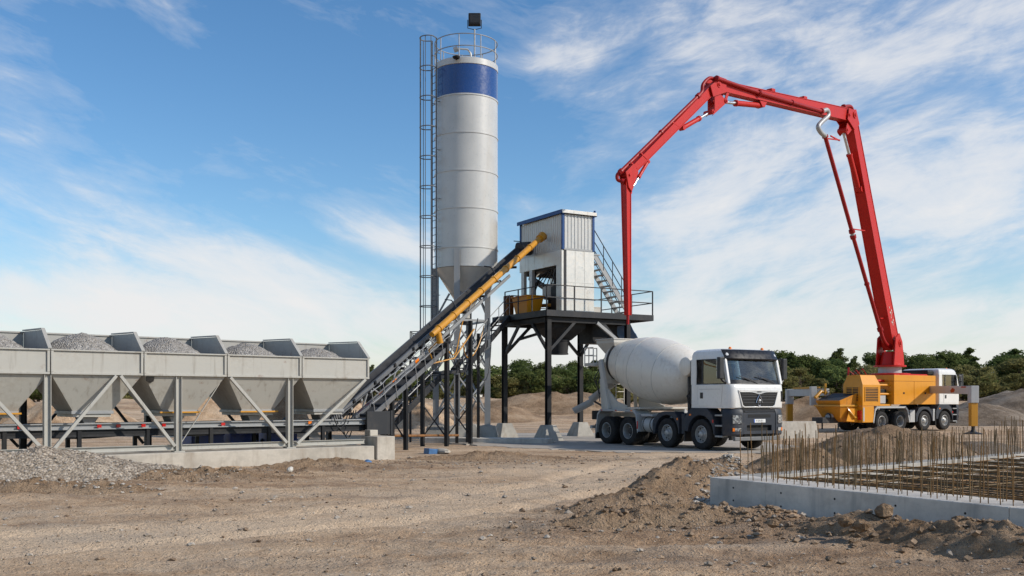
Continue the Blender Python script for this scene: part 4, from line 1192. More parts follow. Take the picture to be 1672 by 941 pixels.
# ================================================================= long steel stair to the deck, with a landing
lower0, lower1 = at(634, 702, 36.3), at(726, 609, 38.6)
upper0, upper1 = at(757, 606, 39.4), at(832, 519, 43.2)
stp = thing('steel_staircase', 'dark steel staircase climbing under the conveyor to a landing and the tower deck', 'staircase', (lower0.x, lower0.y, 0))
def flight(a, b, n, wv):
    o0 = Vector((stp.location.x, stp.location.y, 0)); a = a - o0; b = b - o0; wv = Vector(wv)
    for q in (Vector((0, 0, 0)), wv):
        MB().beam(a + q, b + q, .06, .24).build('stringer', M['dark'], stp, bevel=.004)
    for k in range(n):
        p = a.lerp(b, (k + .5) / n); d = (b - a); d.z = 0; d.normalize()
        MB().beam(p, p + wv, .24, .035).build('tread', M['dark'], stp)
    for hh in (.5, .98):
        MB().path([a.lerp(b, t) + Vector((0, 0, hh)) for t in np.linspace(0, 1, 6)], .018, 6).build('handrail', M['galv'], stp)
    for k in range(5):
        p = a.lerp(b, k / 4)
        MB().tube(p, p + Vector((0, 0, .98)), .016, n=6).build('rail_post', M['galv'], stp)
flight(lower0, lower1, 10, (-.55, .52, 0))
flight(upper0, upper1, 10, (-.5, .55, 0))
o0 = Vector((stp.location.x, stp.location.y, 0))
la_, lb_ = lower1 - o0, upper0 - o0
MB().beam(la_ + Vector((-.25, .28, 0)), lb_ + Vector((-.2, .28, 0)), .95, .1).build('landing', M['dark'], stp, bevel=.005)
for px, d in ((746, 38.4), (763, 38.9), (781, 39.4)):
    p = gp(px, d) - o0
    MB().beam(p + Vector((0, 0, -.25)), p + Vector((0, 0, 2.65 if px < 770 else 4.3)), .12, .12).build('post', M['darker'], stp, bevel=.004)
for hh in (.5, 1.0):
    MB().tube(la_ + Vector((0, 0, hh)), lb_ + Vector((0, 0, hh)), .018, n=6).build('landing_rail', M['galv'], stp)
# ground bits around the silo foot
ra, rb = at(636, 712, 33.0), at(748, 711, 37.8)
tag(MB().tube(ra, rb, .045, n=10).build('rusty_pipe', M['rust']), 'thin rusty pipe lying from the end block to the silo feet', 'pipe')
def lump(name, c, s, mat, label, cat, seed, group=None):
    rn = random.Random(seed); vs = []; 
    m = MB().lathe([(0.0, -.5)] + [(math.sin(t) * .5, -math.cos(t) * .5) for t in np.linspace(.35, PI - .35, 6)] + [(0.0, .5)], 9)
    m.v = [(x * s[0] * rn.uniform(.8, 1.2), y * s[1] * rn.uniform(.8, 1.2), z * s[2] * rn.uniform(.85, 1.15)) for x, y, z in m.v]
    return tag(m.build(name, mat, smooth=20, loc=c, rot=(rn.uniform(-.2, .2), 0, rn.uniform(0, 6))), label, cat, group)
p = gp(703, 31.2, .06); m = MB().loft([[(a * w, b_ * l, z) for a, b_ in ((-1, -1), (1, -1), (1, 1), (-1, 1))] for w, l, z in ((.15, .2, -.1), (.15, .2, .09))])
tag(m.build('painted_block', M['tarp'], bevel=.02, loc=p, rot=(0, .1, .5)), 'blue painted block half sunk in the earth before the silo', 'block')
lump('rubble_piece', gp(722, 31.3, .05), (.75, .4, .2), M['conc'], 'flat pale rubble slab beside the blue painted block', 'rubble', 5)
lump('rubble_piece', gp(600, 26.0, .04), (.3, .22, .16), M['tarp'], 'small bluish rubble lump beside the concrete end block', 'rubble', 6)
lump('stone', gp(474, 22.6, .10), (.17, .14, .13), M['cream'], 'single round white stone on the churned earth before the plinth', 'stone', 7)
# ================================================================= trucks
def rrect(x0, x1, hw, rf, rr, z, n=6):
    """Rounded plan outline: front (x1) corners rf, rear corners rr."""
    pts = []
    for (cx, cy, r, a0) in ((x1 - rf, -hw + rf, rf, -90), (x1 - rf, hw - rf, rf, 0), (x0 + rr, hw - rr, rr, 90), (x0 + rr, -hw + rr, rr, 180)):
        for k in range(n + 1):
            a = R(a0 + 90 * k / n)
            pts.append((cx + r * math.cos(a), cy + r * math.sin(a), z))
    return pts


WR = .52
def wheel(root, x, side, kind, y=1.07):
    """side -1 = the truck's right. wheel > rim, hub."""
    m = Matrix.Translation((x, side * y, WR)) @ Matrix.Rotation(R(90 if side < 0 else -90), 4, 'X')
    prof = [(.29, -.14), (.33, -.155), (.40, -.165), (.47, -.16), (.500, -.145), (.518, -.115), (.520, -.075), (.505, -.07), (.505, -.055), (.521, -.05), (.521, -.01), (.506, -.006), (.506, .006), (.521, .01), (.521, .05), (.505, .055), (.505, .07), (.520, .075), (.518, .115), (.500, .145), (.47, .16), (.40, .165), (.33, .155), (.29, .14), (.28, .1), (.28, -.1)]
    mod = lambda i, k: (-.013 if (k % 3 == 0 and i in (4, 5, 6, 17, 18, 19)) else 0)
    w = MB().lathe(prof, 90, m, closed=True, mod=mod).build('wheel', M['tyre'], root, smooth=40)
    if kind == 'steer':
        rp = [(.283, .135), (.292, .145), (.275, .15), (.262, .12), (.255, .075), (.235, .05), (.165, .062), (.15, .085), (.14, .09)]
        hb = [(.14, .06), (.14, .10), (.115, .115), (.10, .165), (.085, .175), (0, .178)]
        bolt_r, bolt_h, hole_r, hole_h = .17, .06, .215, .056
    else:
        rp = [(.283, .135), (.292, .145), (.275, .15), (.262, .12), (.252, .0), (.24, -.07), (.17, -.085), (.13, -.085)]
        hb = [(.13, -.09), (.13, -.02), (.115, .0), (.10, .05), (.08, .06), (0, .06)]
        bolt_r, bolt_h, hole_r, hole_h = .155, -.085, .205, -.078
    rm = MB().lathe(rp, 48, m, caps=False)
    rm.build('rim', M['rim'], w)
    h = MB().lathe(hb, 28, m, caps=False)
    for k in range(10):
        a = 2 * PI * k / 10
        c0 = m @ Vector((bolt_r * math.cos(a), bolt_r * math.sin(a), bolt_h)); c1 = m @ Vector((bolt_r * math.cos(a), bolt_r * math.sin(a), bolt_h + .03))
        h.tube(c0, c1, .016, n=6)
    h.build('hub', M['chassis'] if kind != 'steer' else M['rim'], w)
    ho = MB()
    for k in range(10):
        a = 2 * PI * (k + .5) / 10
        c = m @ Vector((hole_r * math.cos(a), hole_r * math.sin(a), hole_h - .01)); c1 = m @ Vector((hole_r * math.cos(a), hole_r * math.sin(a), hole_h + .006))
        ho.tube(c, c1, .028, n=10)
    ho.build('rim_opening', M['darker'], w)
    return w


def chassis(root, ax):
    for sgn in (-1, 1):
        MB().box(ax[3] - 1.0, 1.1, sgn * .42 - .045, sgn * .42 + .045, .72, 1.0).build('frame_rail', M['chassis'], root, bevel=.006)
    for k in range(6):
        x = ax[3] - .7 + k * 1.25
        MB().box(x, x + .1, -.374, .374, .76, .96).build('cross_member', M['chassis'], root)
    for i, x in enumerate(ax):
        MB().tube((x, -.92, WR), (x, .92, WR), .085, n=12).build('axle', M['chassis'], root)
        if i > 1:
            MB().lathe([(0, -.2), (.16, -.16), (.21, 0), (.16, .16), (0, .2)], 16, Matrix.Translation((x, 0, WR)) @ Matrix.Rotation(R(90), 4, 'Y')).build('differential', M['chassis'], root)
        for sgn in (-1, 1):
            wheel(root, x, sgn, 'steer' if i < 2 else 'drive')
            if i > 1:
                m = Matrix.Translation((x, sgn * .735, WR))
                wheel(root, x, sgn, 'drive', .735)
            rows = [[(x + t, sgn * .42 + q, .66 - .12 * (1 - (t / .6) ** 2) + .02) for t in np.linspace(-.6, .6, 9)] for q in (-.045, .045)]
            MB().sheet(rows, (0, 0, -.07)).build('leaf_spring', M['chassis'], root)


def arch_poly(cx, rad, x0, x1, ztop, zlow, cz=WR):
    """Panel outline in x,z with a wheel arch cut from below."""
    a0 = math.asin(max(-1, min(1, (zlow - cz) / rad)))
    pts = [(x0, zlow), (x0, ztop), (x1, ztop), (x1, zlow)]
    arc = [(cx + rad * math.cos(a), cz + rad * math.sin(a)) for a in np.linspace(a0, PI - a0, 20)]
    return pts + [p for p in arc if True]


def cab(root, detail=True):
    HW = 1.22
    body = MB()
    body.loft([rrect(-.5, x1, HW, rf, .05, z) for z, x1, rf in ((1.40, 1.395, .22), (1.43, 1.42, .24), (1.75, 1.43, .24), (2.05, 1.42, .24), (2.16, 1.395, .23), (2.185, 1.37, .22))])
    body.build('cab_body', M['cab'], root, bevel=.012)
    MB().loft([rrect(x0, x1, hw, rf, .06, z) for z, x0, x1, hw, rf in ((3.02, -.5, 1.17, 1.2, .2), (3.16, -.5, 1.13, 1.195, .2), (3.28, -.46, 1.05, 1.16, .2), (3.345, -.38, .95, 1.08, .22), (3.37, -.2, .75, .9, .2))]).build('roof', M['cab'], root, bevel=.01)
    for s in (-1, 1):
        # pillars
        MB().beam((1.255, s * 1.165, 2.18), (1.06, s * 1.15, 3.03), .11, .13, up=(1, 0, 0)).build('pillar', M['cab'], root, bevel=.03)
        MB().box(-.5, -.22, s * 1.14 if s < 0 else 1.14 - 0, s * 1.218 if s < 0 else 1.218, 2.18, 3.03).build('pillar', M['cab'], root, bevel=.01) if s > 0 else MB().box(-.5, -.22, -1.218, -1.14, 2.18, 3.03).build('pillar', M['cab'], root, bevel=.01)
        MB().box(.02, .085, min(s * 1.15, s * 1.206), max(s * 1.15, s * 1.206), 2.18, 3.03).build('window_pillar', M['blackpl'], root, bevel=.006)
        # side glass
        y = s * 1.19
        MB().prism([(-.23, y, 2.19), (.02, y, 2.19), (.02, y, 3.03), (-.23, y, 3.03)], (0, .008, 0)).build('side_window', M['sglass'], root)
        MB().prism([(.085, y, 2.19), (1.18, y, 2.19), (1.02, y, 3.03), (.085, y, 3.03)], (0, .008, 0)).build('side_window', M['sglass'], root)
        MB().path([(-.22, s * 1.205, 2.2), (1.17, s * 1.205, 2.2), (1.01, s * 1.205, 3.01), (-.22, s * 1.205, 3.01)], .018, 6, True).build('window_seal', M['blackpl'], root)
        # door panel proud of the body, handle recess
        yo = s * 1.222
        dr = MB().prism([(-.10, yo, 1.47), (.98, yo, 1.47), (1.06, yo, 2.165), (-.10, yo, 2.165)], (0, s * .012, 0)).build('door', M['cab'], root, bevel=.006)
        MB().box(-.02, .12, min(s * 1.232, s * 1.245), max(s * 1.232, s * 1.245), 1.72, 1.92).build('handle', M['blackpl'], dr, bevel=.01)
        MB().box(-.06, .95, min(s * 1.233, s * 1.239), max(s * 1.233, s * 1.239), 2.02, 2.035).build('door_line', M['fender'], dr)
        # rear side panel lines
        MB().box(-.44, -.16, min(s * 1.2215, s * 1.226), max(s * 1.2215, s * 1.226), 1.49, 2.15).build('side_panel', M['cab'], root, bevel=.004)
        # fender over the front wheel
        ap = arch_poly(0, .66, -.80, .66, 1.395, .66)
        pts = [(-.80, 0, .62), (-.80, 0, 1.05), (-.62, 0, 1.30), (-.45, 0, 1.395), (.30, 0, 1.395), (.56, 0, 1.20), (.69, 0, .9), (.69, 0, .5)] + [(.64 * math.cos(a), 0, WR + .64 * math.sin(a)) for a in np.linspace(.05, PI - .12, 22)]
        y0 = s * .74; y1 = s * 1.255
        MB().prism([(p[0], y0, p[2]) for p in pts], (0, y1 - y0, 0)).build('fender', M['slate'], root, bevel=.015)
        MB().box(-.55, -.45, min(s * 1.256, s * 1.266), max(s * 1.256, s * 1.266), 1.14, 1.20).build('marker_lamp', M['orange'], root, bevel=.006)
        MB().box(.60, .66, min(s * 1.256, s * 1.272), max(s * 1.256, s * 1.272), .92, 1.02).build('marker_lamp', M['redlens'], root, bevel=.006)
        MB().box(-.84, -.80, min(s * .8, s * 1.24), max(s * .8, s * 1.24), .25, 1.0).build('mud_flap', M['blackpl'], root)
        # entry steps in their dark well
        MB().box(.70, 1.0, min(s * .80, s * .98), max(s * .80, s * .98), .42, 1.395).build('step_well', M['slate'], root, bevel=.01)
        for z in (.45, .80, 1.14):
            MB().box(.70, 1.04, min(s * .985, s * 1.24), max(s * .985, s * 1.24), z, z + .055).build('step', M['galv'], root, bevel=.006)
        # bumper corner
        poly = [(1.04, s * 1.235), (1.22, s * 1.225), (1.36, s * 1.13), (1.44, s * 1.0), (1.485, s * .80), (1.485, s * .72), (1.04, s * .72)]
        def sc(z, k, dx): return [(1.04 + (x - 1.04) * k, y * (1 - (1 - k) * .25), z) for x, y in poly]
        MB().loft([sc(.50, .90, 0), sc(.56, 1.0, 0), sc(1.2, 1.0, 0), sc(1.32, .96, 0), sc(1.385, .86, 0)]).build('bumper_corner', M['slate'], root, bevel=.02)
        def facet(z0, z1, ya, yb, out, name, mt, par=root):
            pa, pb = Vector((1.385, s * 1.105, 0)), Vector((1.483, s * .81, 0))
            d = pb - pa; n_ = Vector((-d.y, d.x, 0)).normalized(); n_ = n_ if n_.x > 0 else -n_
            a = pa.lerp(pb, ya) ; b_ = pa.lerp(pb, yb)
            return MB().prism([(*(a + n_ * .0)[:2], z0), (*(b_)[:2], z0), (*(b_)[:2], z1), (*(a)[:2], z1)], n_ * out).build(name, mt, par, bevel=.006)
        facet(.88, 1.20, -.06, 1.04, .012, 'lamp_bezel', M['blackpl'])
        facet(.905, 1.175, 0, .98, .022, 'headlight', M['lamp'])
        facet(.63, .78, -.06, 1.04, .012, 'lamp_bezel', M['blackpl'])
        facet(.65, .76, .28, .98, .022, 'fog_light', M['lamp'])
        facet(.65, .76, 0, .25, .022, 'indicator', M['orange'])
        # mirrors
        mm = MB().loft([rrect(1.10, 1.24 , .11, .05, .03, z) for z in (2.36, 2.40, 3.0, 3.06)]); mm.v = [(x, y + s * 1.42, z) for x, y, z in mm.v]
        mi = mm.build('side_mirror', M['blackpl'], root, bevel=.02)
        MB().box(1.085, 1.10, s * 1.42 - .09, s * 1.42 + .09, 2.66, 3.02).build('mirror_glass', M['chrome'], mi)
        MB().box(1.085, 1.10, s * 1.42 - .09, s * 1.42 + .09, 2.41, 2.61).build('mirror_glass', M['chrome'], mi)
        MB().path([(1.08, s * 1.15, 3.0), (1.17, s * 1.3, 3.05), (1.17, s * 1.42, 3.02)], .028, 8).build('mirror_arm', M['blackpl'], mi)
        MB().path([(1.2, s * 1.2, 2.22), (1.18, s * 1.34, 2.30), (1.17, s * 1.42, 2.40)], .04, 8).build('mirror_arm', M['blackpl'], mi)
        MB().lathe([(0, 0), (.055, 0), (.055, .02), (.045, .06), (.02, .08), (0, .085)], 16, Matrix.Translation((.86, s * .72, 3.345))).build('beacon', M['orange'], root)
        MB().box(1.36, 1.435, min(s * 1.02, s * 1.10), max(s * 1.02, s * 1.10), 1.62, 1.97).build('air_vent', M['gloss'], root, bevel=.01) if s > 0 else None
    # rear wall with window
    MB().ring_panel([(-.5, -1.14, 2.18), (-.5, 1.14, 2.18), (-.5, 1.14, 3.03), (-.5, -1.14, 3.03)], [(-.5, -.8, 2.32), (-.5, .8, 2.32), (-.5, .8, 2.95), (-.5, -.8, 2.95)], (.04, 0, 0)).build('rear_wall', M['cab'], root)
    MB().box(-.49, -.482, -.79, .79, 2.33, 2.94).build('rear_window', M['sglass'], root)
    # windscreen
    def front_x(z): return 1.365 + (1.165 - 1.365) * (z - 2.18) / .85
    rows = [[(front_x(z) - .13 * (abs(y) / 1.13) ** 5, y, z) for y in np.linspace(-1.12, 1.12, 17)] for z in np.linspace(2.195, 3.02, 7)]
    MB().sheet(rows, (-.008, 0, 0)).build('windscreen', M['glass'], root)
    rowb = rows[0][:] ; rowt = rows[-1]
    loop = rowb + [r[-1] for r in rows[1:]] + list(reversed(rowt[:-1])) + [r[0] for r in reversed(rows[1:-1])]
    MB().path(loop, .02, 6, True).build('windscreen_seal', M['blackpl'], root)
    rows = [[(front_x(z) + .012 - .13 * (abs(y) / 1.13) ** 5, y, z) for y in np.linspace(-1.08, 1.08, 15)] for z in (2.2, 2.26, 2.33)]
    MB().sheet(rows, (-.006, 0, 0)).build('cowl_band', M['gloss'], root)
    # sun visor
    rows = [[(x - .16 * (abs(y) / 1.17) ** 4, y, z) for y in np.linspace(-1.17, 1.17, 17)] for x, z in ((1.27, 2.99), (1.29, 3.03), (1.22, 3.16), (1.13, 3.30), (1.09, 3.33))]
    MB().sheet(rows, (-.03, 0, -.012)).build('sun_visor', M['gloss'] if detail else M['slate'], root)
    # wipers
    for y0, y1 in ((-.55, -.0), (.25, .85)):
        w = MB().path([(1.385, y0 + .55, 2.21), (1.375, y0 + .2, 2.36), (1.372, y0 - .05, 2.40)], .011, 6)
        w.path([(1.372, y0 + .25, 2.30), (1.37, y0 - .25, 2.46)], .014, 6)
        w.build('wiper', M['blackpl'], root)
    # grille
    gp_ = [(1.425, -.86, 1.965), (1.425, .86, 1.965), (1.43, .70, 1.50), (1.43, .62, 1.46), (1.43, -.62, 1.46), (1.43, -.70, 1.50)]
    MB().ring_panel([(x, y * 1.05, z + (.03 if z > 1.7 else -.035)) for x, y, z in gp_], gp_, (.03, 0, 0)).build('grille_surround', M['cab'], root, bevel=.01)
    gr = MB().prism([(x, y, z) for x, y, z in gp_], (.012, 0, 0)).build('grille', M['gloss'], root)
    for z, w_ in ((1.84, .78), (1.76, .76), (1.66, .72), (1.57, .69)):
        MB().box(1.438, 1.452, -w_, w_, z, z + .028).build('grille_bar', M['blackpl'], gr, bevel=.004)
    rows = [[(1.465, y, z) for y in np.linspace(-.85, .85, 21)] for z in (0, 1)]
    rows = [[(1.462, y, 1.96) for y in np.linspace(-.85, .85, 21)], [(1.468, y, 1.93 - .07 * math.exp(-(y / .2) ** 2)) for y in np.linspace(-.84, .84, 21)]]
    MB().sheet(rows, (-.02, 0, 0)).build('grille_trim', M['rim'], gr)
    e = MB()
    for pts in ([(0, -.02, .09), (0, -.075, .0), (0, -.1, -.06), (0, -.11, -.10)], [(0, .02, .09), (0, .075, .0), (0, .1, -.06), (0, .11, -.10)], [(0, -.02, .09), (0, 0, .12), (0, .02, .09)], [(0, -.055, -.02), (0, -.02, -.10), (0, -.055, -.11)], [(0, .0, .03), (0, .012, -.11)], [(0, .05, -.0), (0, .05, -.10)], [(0, -.02, -.03), (0, .05, -.03)], [(0, -.04, -.16), (0, 0, -.19), (0, .04, -.16)]):
        e.path([(1.47 + p[0], p[1] * 1.25, 1.70 + p[2] * 1.2) for p in pts], .015, 6)
    e.build('emblem', M['chrome'], gr)
    MB().box(1.469, 1.474, -.09, .09, 1.925, 1.95).build('badge', M['ink'], gr)
    # bumper middle
    MB().ring_panel([(1.47, -.715, .56), (1.47, .715, .56), (1.47, .715, 1.26), (1.47, -.715, 1.26)], [(1.47, -.55, .66), (1.47, .55, .66), (1.47, .55, .84), (1.47, -.55, .84)], (-.1, 0, 0)).build('bumper', M['slate'], root, bevel=.012)
    MB().box(1.30, 1.372, -.7, .7, .6, 1.24).build('radiator', M['darker'], root)
    MB().box(1.40, 1.46, -.714, .714, 1.265, 1.385).build('upper_intake', M['darker'], root, bevel=.01)
    MB().box(1.455, 1.475, -.66, .66, 1.285, 1.315).build('intake_bar', M['slate'], root, bevel=.004)
    MB().box(1.473, 1.478, -.50, .50, 1.10, 1.20).build('upper_slot', M['darker'], root, bevel=.002)
    pl = MB().box(1.474, 1.484, -.26, .26, .93, 1.045).build('number_plate', M['white'], root, bevel=.003)
    MB().box(1.4845, 1.487, -.258, -.215, .933, 1.042).build('plate_band', M['plateblue'], pl)
    if detail:
        cu = bpy.data.curves.new('plate_text', 'FONT'); cu.body = 'H EA101 1'; cu.size = .105; cu.extrude = .001; cu.align_x = 'CENTER'; cu.align_y = 'CENTER'
        to = bpy.data.objects.new('tmp', cu); COL.objects.link(to)
        dg = bpy.context.evaluated_depsgraph_get(); me = bpy.data.meshes.new_from_object(to.evaluated_get(dg))
        bpy.data.objects.remove(to)
        me.materials.clear(); me.materials.append(M['ink'])
        t_ = bpy.data.objects.new('plate_lettering', me); COL.objects.link(t_); t_.parent = pl
        t_.location = (1.4855, .02, .9875); t_.rotation_euler = (R(90), 0, R(90)); t_.scale = (.82, .95, 1)
    MB().box(1.30, 1.42, -1.02, 1.02, .34, .47).build('underrun_bar', M['ladder'], root, bevel=.02)
    MB().box(.9, 1.3, -.5, .5, .45, .9).build('engine_sump', M['chassis'], root, bevel=.02)
    # interior
    MB().loft([[(x, y, z) for x, y in ((.72, -1.1), (1.24, -1.06), (1.24, 1.06), (.72, 1.1))] for z in (2.187, 2.3)]).build('dashboard', M['blackpl'], root, bevel=.03)
    MB().box(-.45, .70, -1.1, 1.1, 2.187, 2.2).build('cab_floor', M['blackpl'], root)
    for y in (-.62, .62):
        m = MB().box(-.12, .12, y - .26, y + .26, 2.2, 2.78); m.box(-.08, .08, y - .15, y + .15, 2.79, 2.97); m.box(.12, .5, y - .26, y + .26, 2.2, 2.26)
        m.build('seat', M['seat'], root, bevel=.05)
    c_ = Vector((.72, .62, 2.42)); nrm = Vector((-.6, 0, .8)); e1 = Vector((0, 1, 0)); e2 = nrm.cross(e1)
    sw = MB().path([c_ + e1 * (.23 * math.cos(t)) + e2 * (.23 * math.sin(t)) for t in np.linspace(0, 2 * PI, 24, endpoint=False)], .018, 6, True)
    sw.tube(c_ - e1 * .22, c_ + e1 * .22, .016, n=6); sw.tube(c_, c_ + Vector((.3, 0, -.2)), .03)
    sw.build('steering_wheel', M['blackpl'], root)


AX = [0, -1.77, -4.02, -5.35]
# ----------------------------------------------------------------- concrete mixer truck
fr = gp(1144, 33.3)
fd = Vector((.51, -.86, 0)).normalized(); fl2 = Vector((-fd.y, fd.x, 0))
mt0 = fr + fl2 * 1.23
mt0.z = .002
mtk = thing('mixer_truck', 'white concrete mixer truck with a cream drum and dark bumper parked under the tower', 'mixer truck', mt0, math.atan2(fd.y, fd.x))
chassis(mtk, AX); cab(mtk)
for s in (-1, 1):
    # second-axle fender
    pts = [(-2.52, 0, .45), (-2.52, 0, .95), (-2.2, 0, 1.22), (-1.9, 0, 1.27), (-1.35, 0, 1.26), (-1.12, 0, 1.02), (-1.1, 0, .5)] + [(-1.77 + .63 * math.cos(a), 0, WR + .63 * math.sin(a)) for a in np.linspace(.0, PI, 22)]
    MB().prism([(p[0], s * .8, p[2]) for p in pts], (0, s * .44, 0)).build('fender', M['slate'], mtk, bevel=.012)
    MB().box(-1.02, -.84, min(s * .55, s * 1.2), max(s * .55, s * 1.2), .5, 1.2).build('battery_box', M['slate'], mtk, bevel=.02)
    MB().box(-1.22, -1.15, min(s * 1.241, s * 1.252), max(s * 1.241, s * 1.252), .98, 1.05).build('marker_lamp', M['orange'], mtk, bevel=.006)
    m = MB().lathe([(0, -.30), (.26, -.30), (.28, -.28), (.28, .28), (.26, .30), (0, .30)], 28, Matrix.Translation((-2.92, s * .93, .78)) @ Matrix.Rotation(R(90), 4, 'Y'))
    m.build('air_tank', M['fender'], mtk)
    for x in (-3.12, -2.72):
        MB().lathe([(.284, -.02), (.292, -.02), (.292, .02), (.284, .02)], 28, Matrix.Translation((x, s * .93, .78)) @ Matrix.Rotation(R(90), 4, 'Y'), closed=True).build('tank_strap', M['chassis'], mtk)
    MB().box(-3.25, -2.60, min(s * .6, s * 1.2), max(s * .6, s * 1.2), 1.08, 1.16).build('tank_bracket', M['fender'], mtk, bevel=.006)
    # rear fender: folded sheet over both driven axles
    pr = [(-3.36, .52), (-3.46, 1.16), (-3.62, 1.30), (-5.72, 1.30), (-5.90, 1.14), (-6.02, .42)]
    rows = [[(x, s * y, z) for x, z in pr] for y in (.62, 1.24)]
    MB().sheet(rows, (0, 0, .02)).build('rear_fender', M['fender'], mtk, smooth=20)
    inn = [(x * 1.0 + (.045 if x < -4.7 else -.045), z - .055) for x, z in pr]
    m = MB()
    for (a, b_, c_, d_) in zip(pr[:-1], pr[1:], inn[:-1], inn[1:]):
        m.prism([(a[0], s * 1.243, a[1]), (b_[0], s * 1.243, b_[1]), (d_[0], s * 1.243, d_[1]), (c_[0], s * 1.243, c_[1])], (0, s * .012, 0))
    m.build('fender_lip', M['fender'], mtk)
    MB().box(-6.08, -6.03, min(s * .65, s * 1.22), max(s * .65, s * 1.22), .18, .75).build('mud_flap', M['blackpl'], mtk)
    for x in (-3.75, -4.7, -5.6):
        MB().box(x - .05, x + .05, min(s * 1.256, s * 1.264), max(s * 1.256, s * 1.264), 1.262, 1.30).build('marker_lamp', M['redlens'] if x < -4 else M['orange'], mtk)
    MB().box(-3.42, -3.36, min(s * 1.256, s * 1.262), max(s * 1.256, s * 1.262), .62, .9).build('reflector', M['redlens'], mtk)
    # drum sub-frame
    MB().box(-6.3, -1.2, s * .40 - .05, s * .40 + .05, 1.03, 1.2).build('sub_frame', M['cream'], mtk, bevel=.006)
    MB().prism([(-6.05, s * .92, 1.28), (-4.55, s * .92, 1.28), (-4.45, s * .92, 1.45), (-5.1, s * .92, 1.62), (-6.05, s * .92, 2.4)], (0, -s * .06, 0)).build('pedestal_plate', M['cream'], mtk, bevel=.01)
    MB().beam((-5.5, s * 1.0, 1.3), (-6.22, s * .86, 3.22), .14, .2, up=(1, 0, 0)).build('pedestal_column', M['cream'], mtk, bevel=.01)
    MB().beam((-6.12, s * .8, 1.28), (-6.25, s * .8, 2.5), .1, .12, up=(1, 0, 0)).build('pedestal_column', M['cream'], mtk, bevel=.008)
MB().box(-4.4, -3.3, -1.2, 1.2, 1.34, 1.40).build('deck_plate', M['cream'], mtk, bevel=.006)
MB().box(-6.1, -5.9, -.86, .86, 2.3, 2.48).build('roller_beam', M['cream'], mtk, bevel=.01)
# drum
DA, DB = Vector((-5.95, 0, 3.20)), Vector((-1.30, 0, 2.32))
dd = (DB - DA).normalized(); DLn = (DB - DA).length
rotm = dd.to_track_quat('Z', 'Y').to_matrix().to_4x4()
DM = Matrix.Translation(DA) @ rotm
prof = [(.58, -.42), (.60, -.40), (.74, -.02), (.745, .06), (.80, .16), (1.015, .92), (1.12, 1.4), (1.185, 1.85), (1.20, 2.3), (1.185, 2.75), (1.12, 3.25), (1.01, 3.75), (.88, 4.15), (.74, 4.42), (.55, 4.60), (.3, 4.70), (0, 4.72)]
MB().lathe(prof, 72, DM).build('drum', M['drum'], mtk, smooth=40)
for r, h in ((1.022, .92), (1.192, 1.85), (1.125, 3.25)):
    MB().lathe([(r - .008, h - .012), (r + .004, h - .008), (r + .004, h + .008), (r - .008, h + .012)], 72, DM, closed=True).build('drum_seam', M['cream'], mtk)
MB().lathe([(.75, .0), (.80, .0), (.80, .1), (.77, .1)], 60, DM, closed=True).build('drum_ring', M['chassis'], mtk)
MB().lathe([(0, 4.66), (.3, 4.66), (.3, 4.86), (0, 4.86)], 28, DM).build('drive_gearbox', M['darker'], mtk)
MB().box(-1.5, -.95, -.35, .35, 1.02, 2.2).build('drive_stand', M['chassis'], mtk, bevel=.02)
# water tank behind the cab
MB().lathe([(0, -1.12), (.22, -1.11), (.32, -1.05), (.34, -.98), (.34, .98), (.32, 1.05), (.22, 1.11), (0, 1.12)], 36, Matrix.Translation((-1.0, 0, 2.82)) @ Matrix.Rotation(R(90), 4, 'X')).build('water_tank', M['drum'], mtk)
for y in (-.9, .9):
    MB().beam((-1.0, y * .95, 1.05), (-1.0, y * .95, 2.5), .1, .08).build('tank_stand', M['chassis'], mtk)
MB().box(-.66, -.52, -1.12, -.7, 1.5, 3.0).build('air_intake', M['blackpl'], mtk, bevel=.03)
for k in range(4):
    MB().path([(-.72, -.95 + .12 * k, 2.2 - .1 * k), (-.95, -1.0 + .1 * k, 1.8 - .05 * k), (-.85, -.9 + .1 * k, 1.3)], .025, 6).build('hose', M['blackpl'], mtk)
# charge hopper and discharge chute at the tail
m = MB().loft([[(cx + a * w, b_ * l, z) for a, b_ in ((-1, -1), (1, -1), (1, 1), (-1, 1))] for cx, w, l, z in ((-6.25, .58, .62, 4.02), (-6.25, .58, .62, 3.9), (-6.2, .28, .3, 3.36))], caps=False)
ch = m.build('charge_hopper', M['cream'], mtk, smooth=0); ch.modifiers.new('t', 'SOLIDIFY').thickness = .02
MB().box(-6.86, -5.64, -.66, .66, 4.022, 4.06).build('hopper_rim', M['cream'], mtk, bevel=.01)
m = MB().loft([[(cx + a * w, b_ * l, z) for a, b_ in ((-1, -1), (1, -1), (1, 1), (-1, 1))] for cx, w, l, z in ((-6.45, .42, .55, 2.95), (-6.55, .22, .22, 2.35))], caps=False)
m.build('collector', M['cream'], mtk, smooth=0).modifiers.new('t', 'SOLIDIFY').thickness = .02
MB().box(-7.0, -6.35, -1.1, -.45, 3.0, 3.12).build('platform', M['cream'], mtk, bevel=.01)
for (x, y) in ((-6.98, -1.08), (-6.4, -1.08), (-6.98, -.5), (-6.7, -1.08)):
    MB().tube((x, y, 3.12), (x, y, 3.72), .022, n=8).build('platform_post', M['cream'], mtk)
for z in (3.42, 3.72):
    MB().path([(-6.4, -1.08, z), (-6.98, -1.08, z), (-6.98, -.5, z)], .02, 6).build('platform_rail', M['cream'], mtk)
def half_pipe(a, b, r, name):
    a, b = Vector(a), Vector(b); d, sd_, u_ = frame_from(b - a)
    rows = [[p + sd_ * (r * math.cos(t)) + u_ * (r * math.sin(t)) for t in np.linspace(PI, 2 * PI, 12)] for p in (a, a.lerp(b, .5), b)]
    MB().sheet(rows, u_ * .02).build(name, M['fender'], mtk)
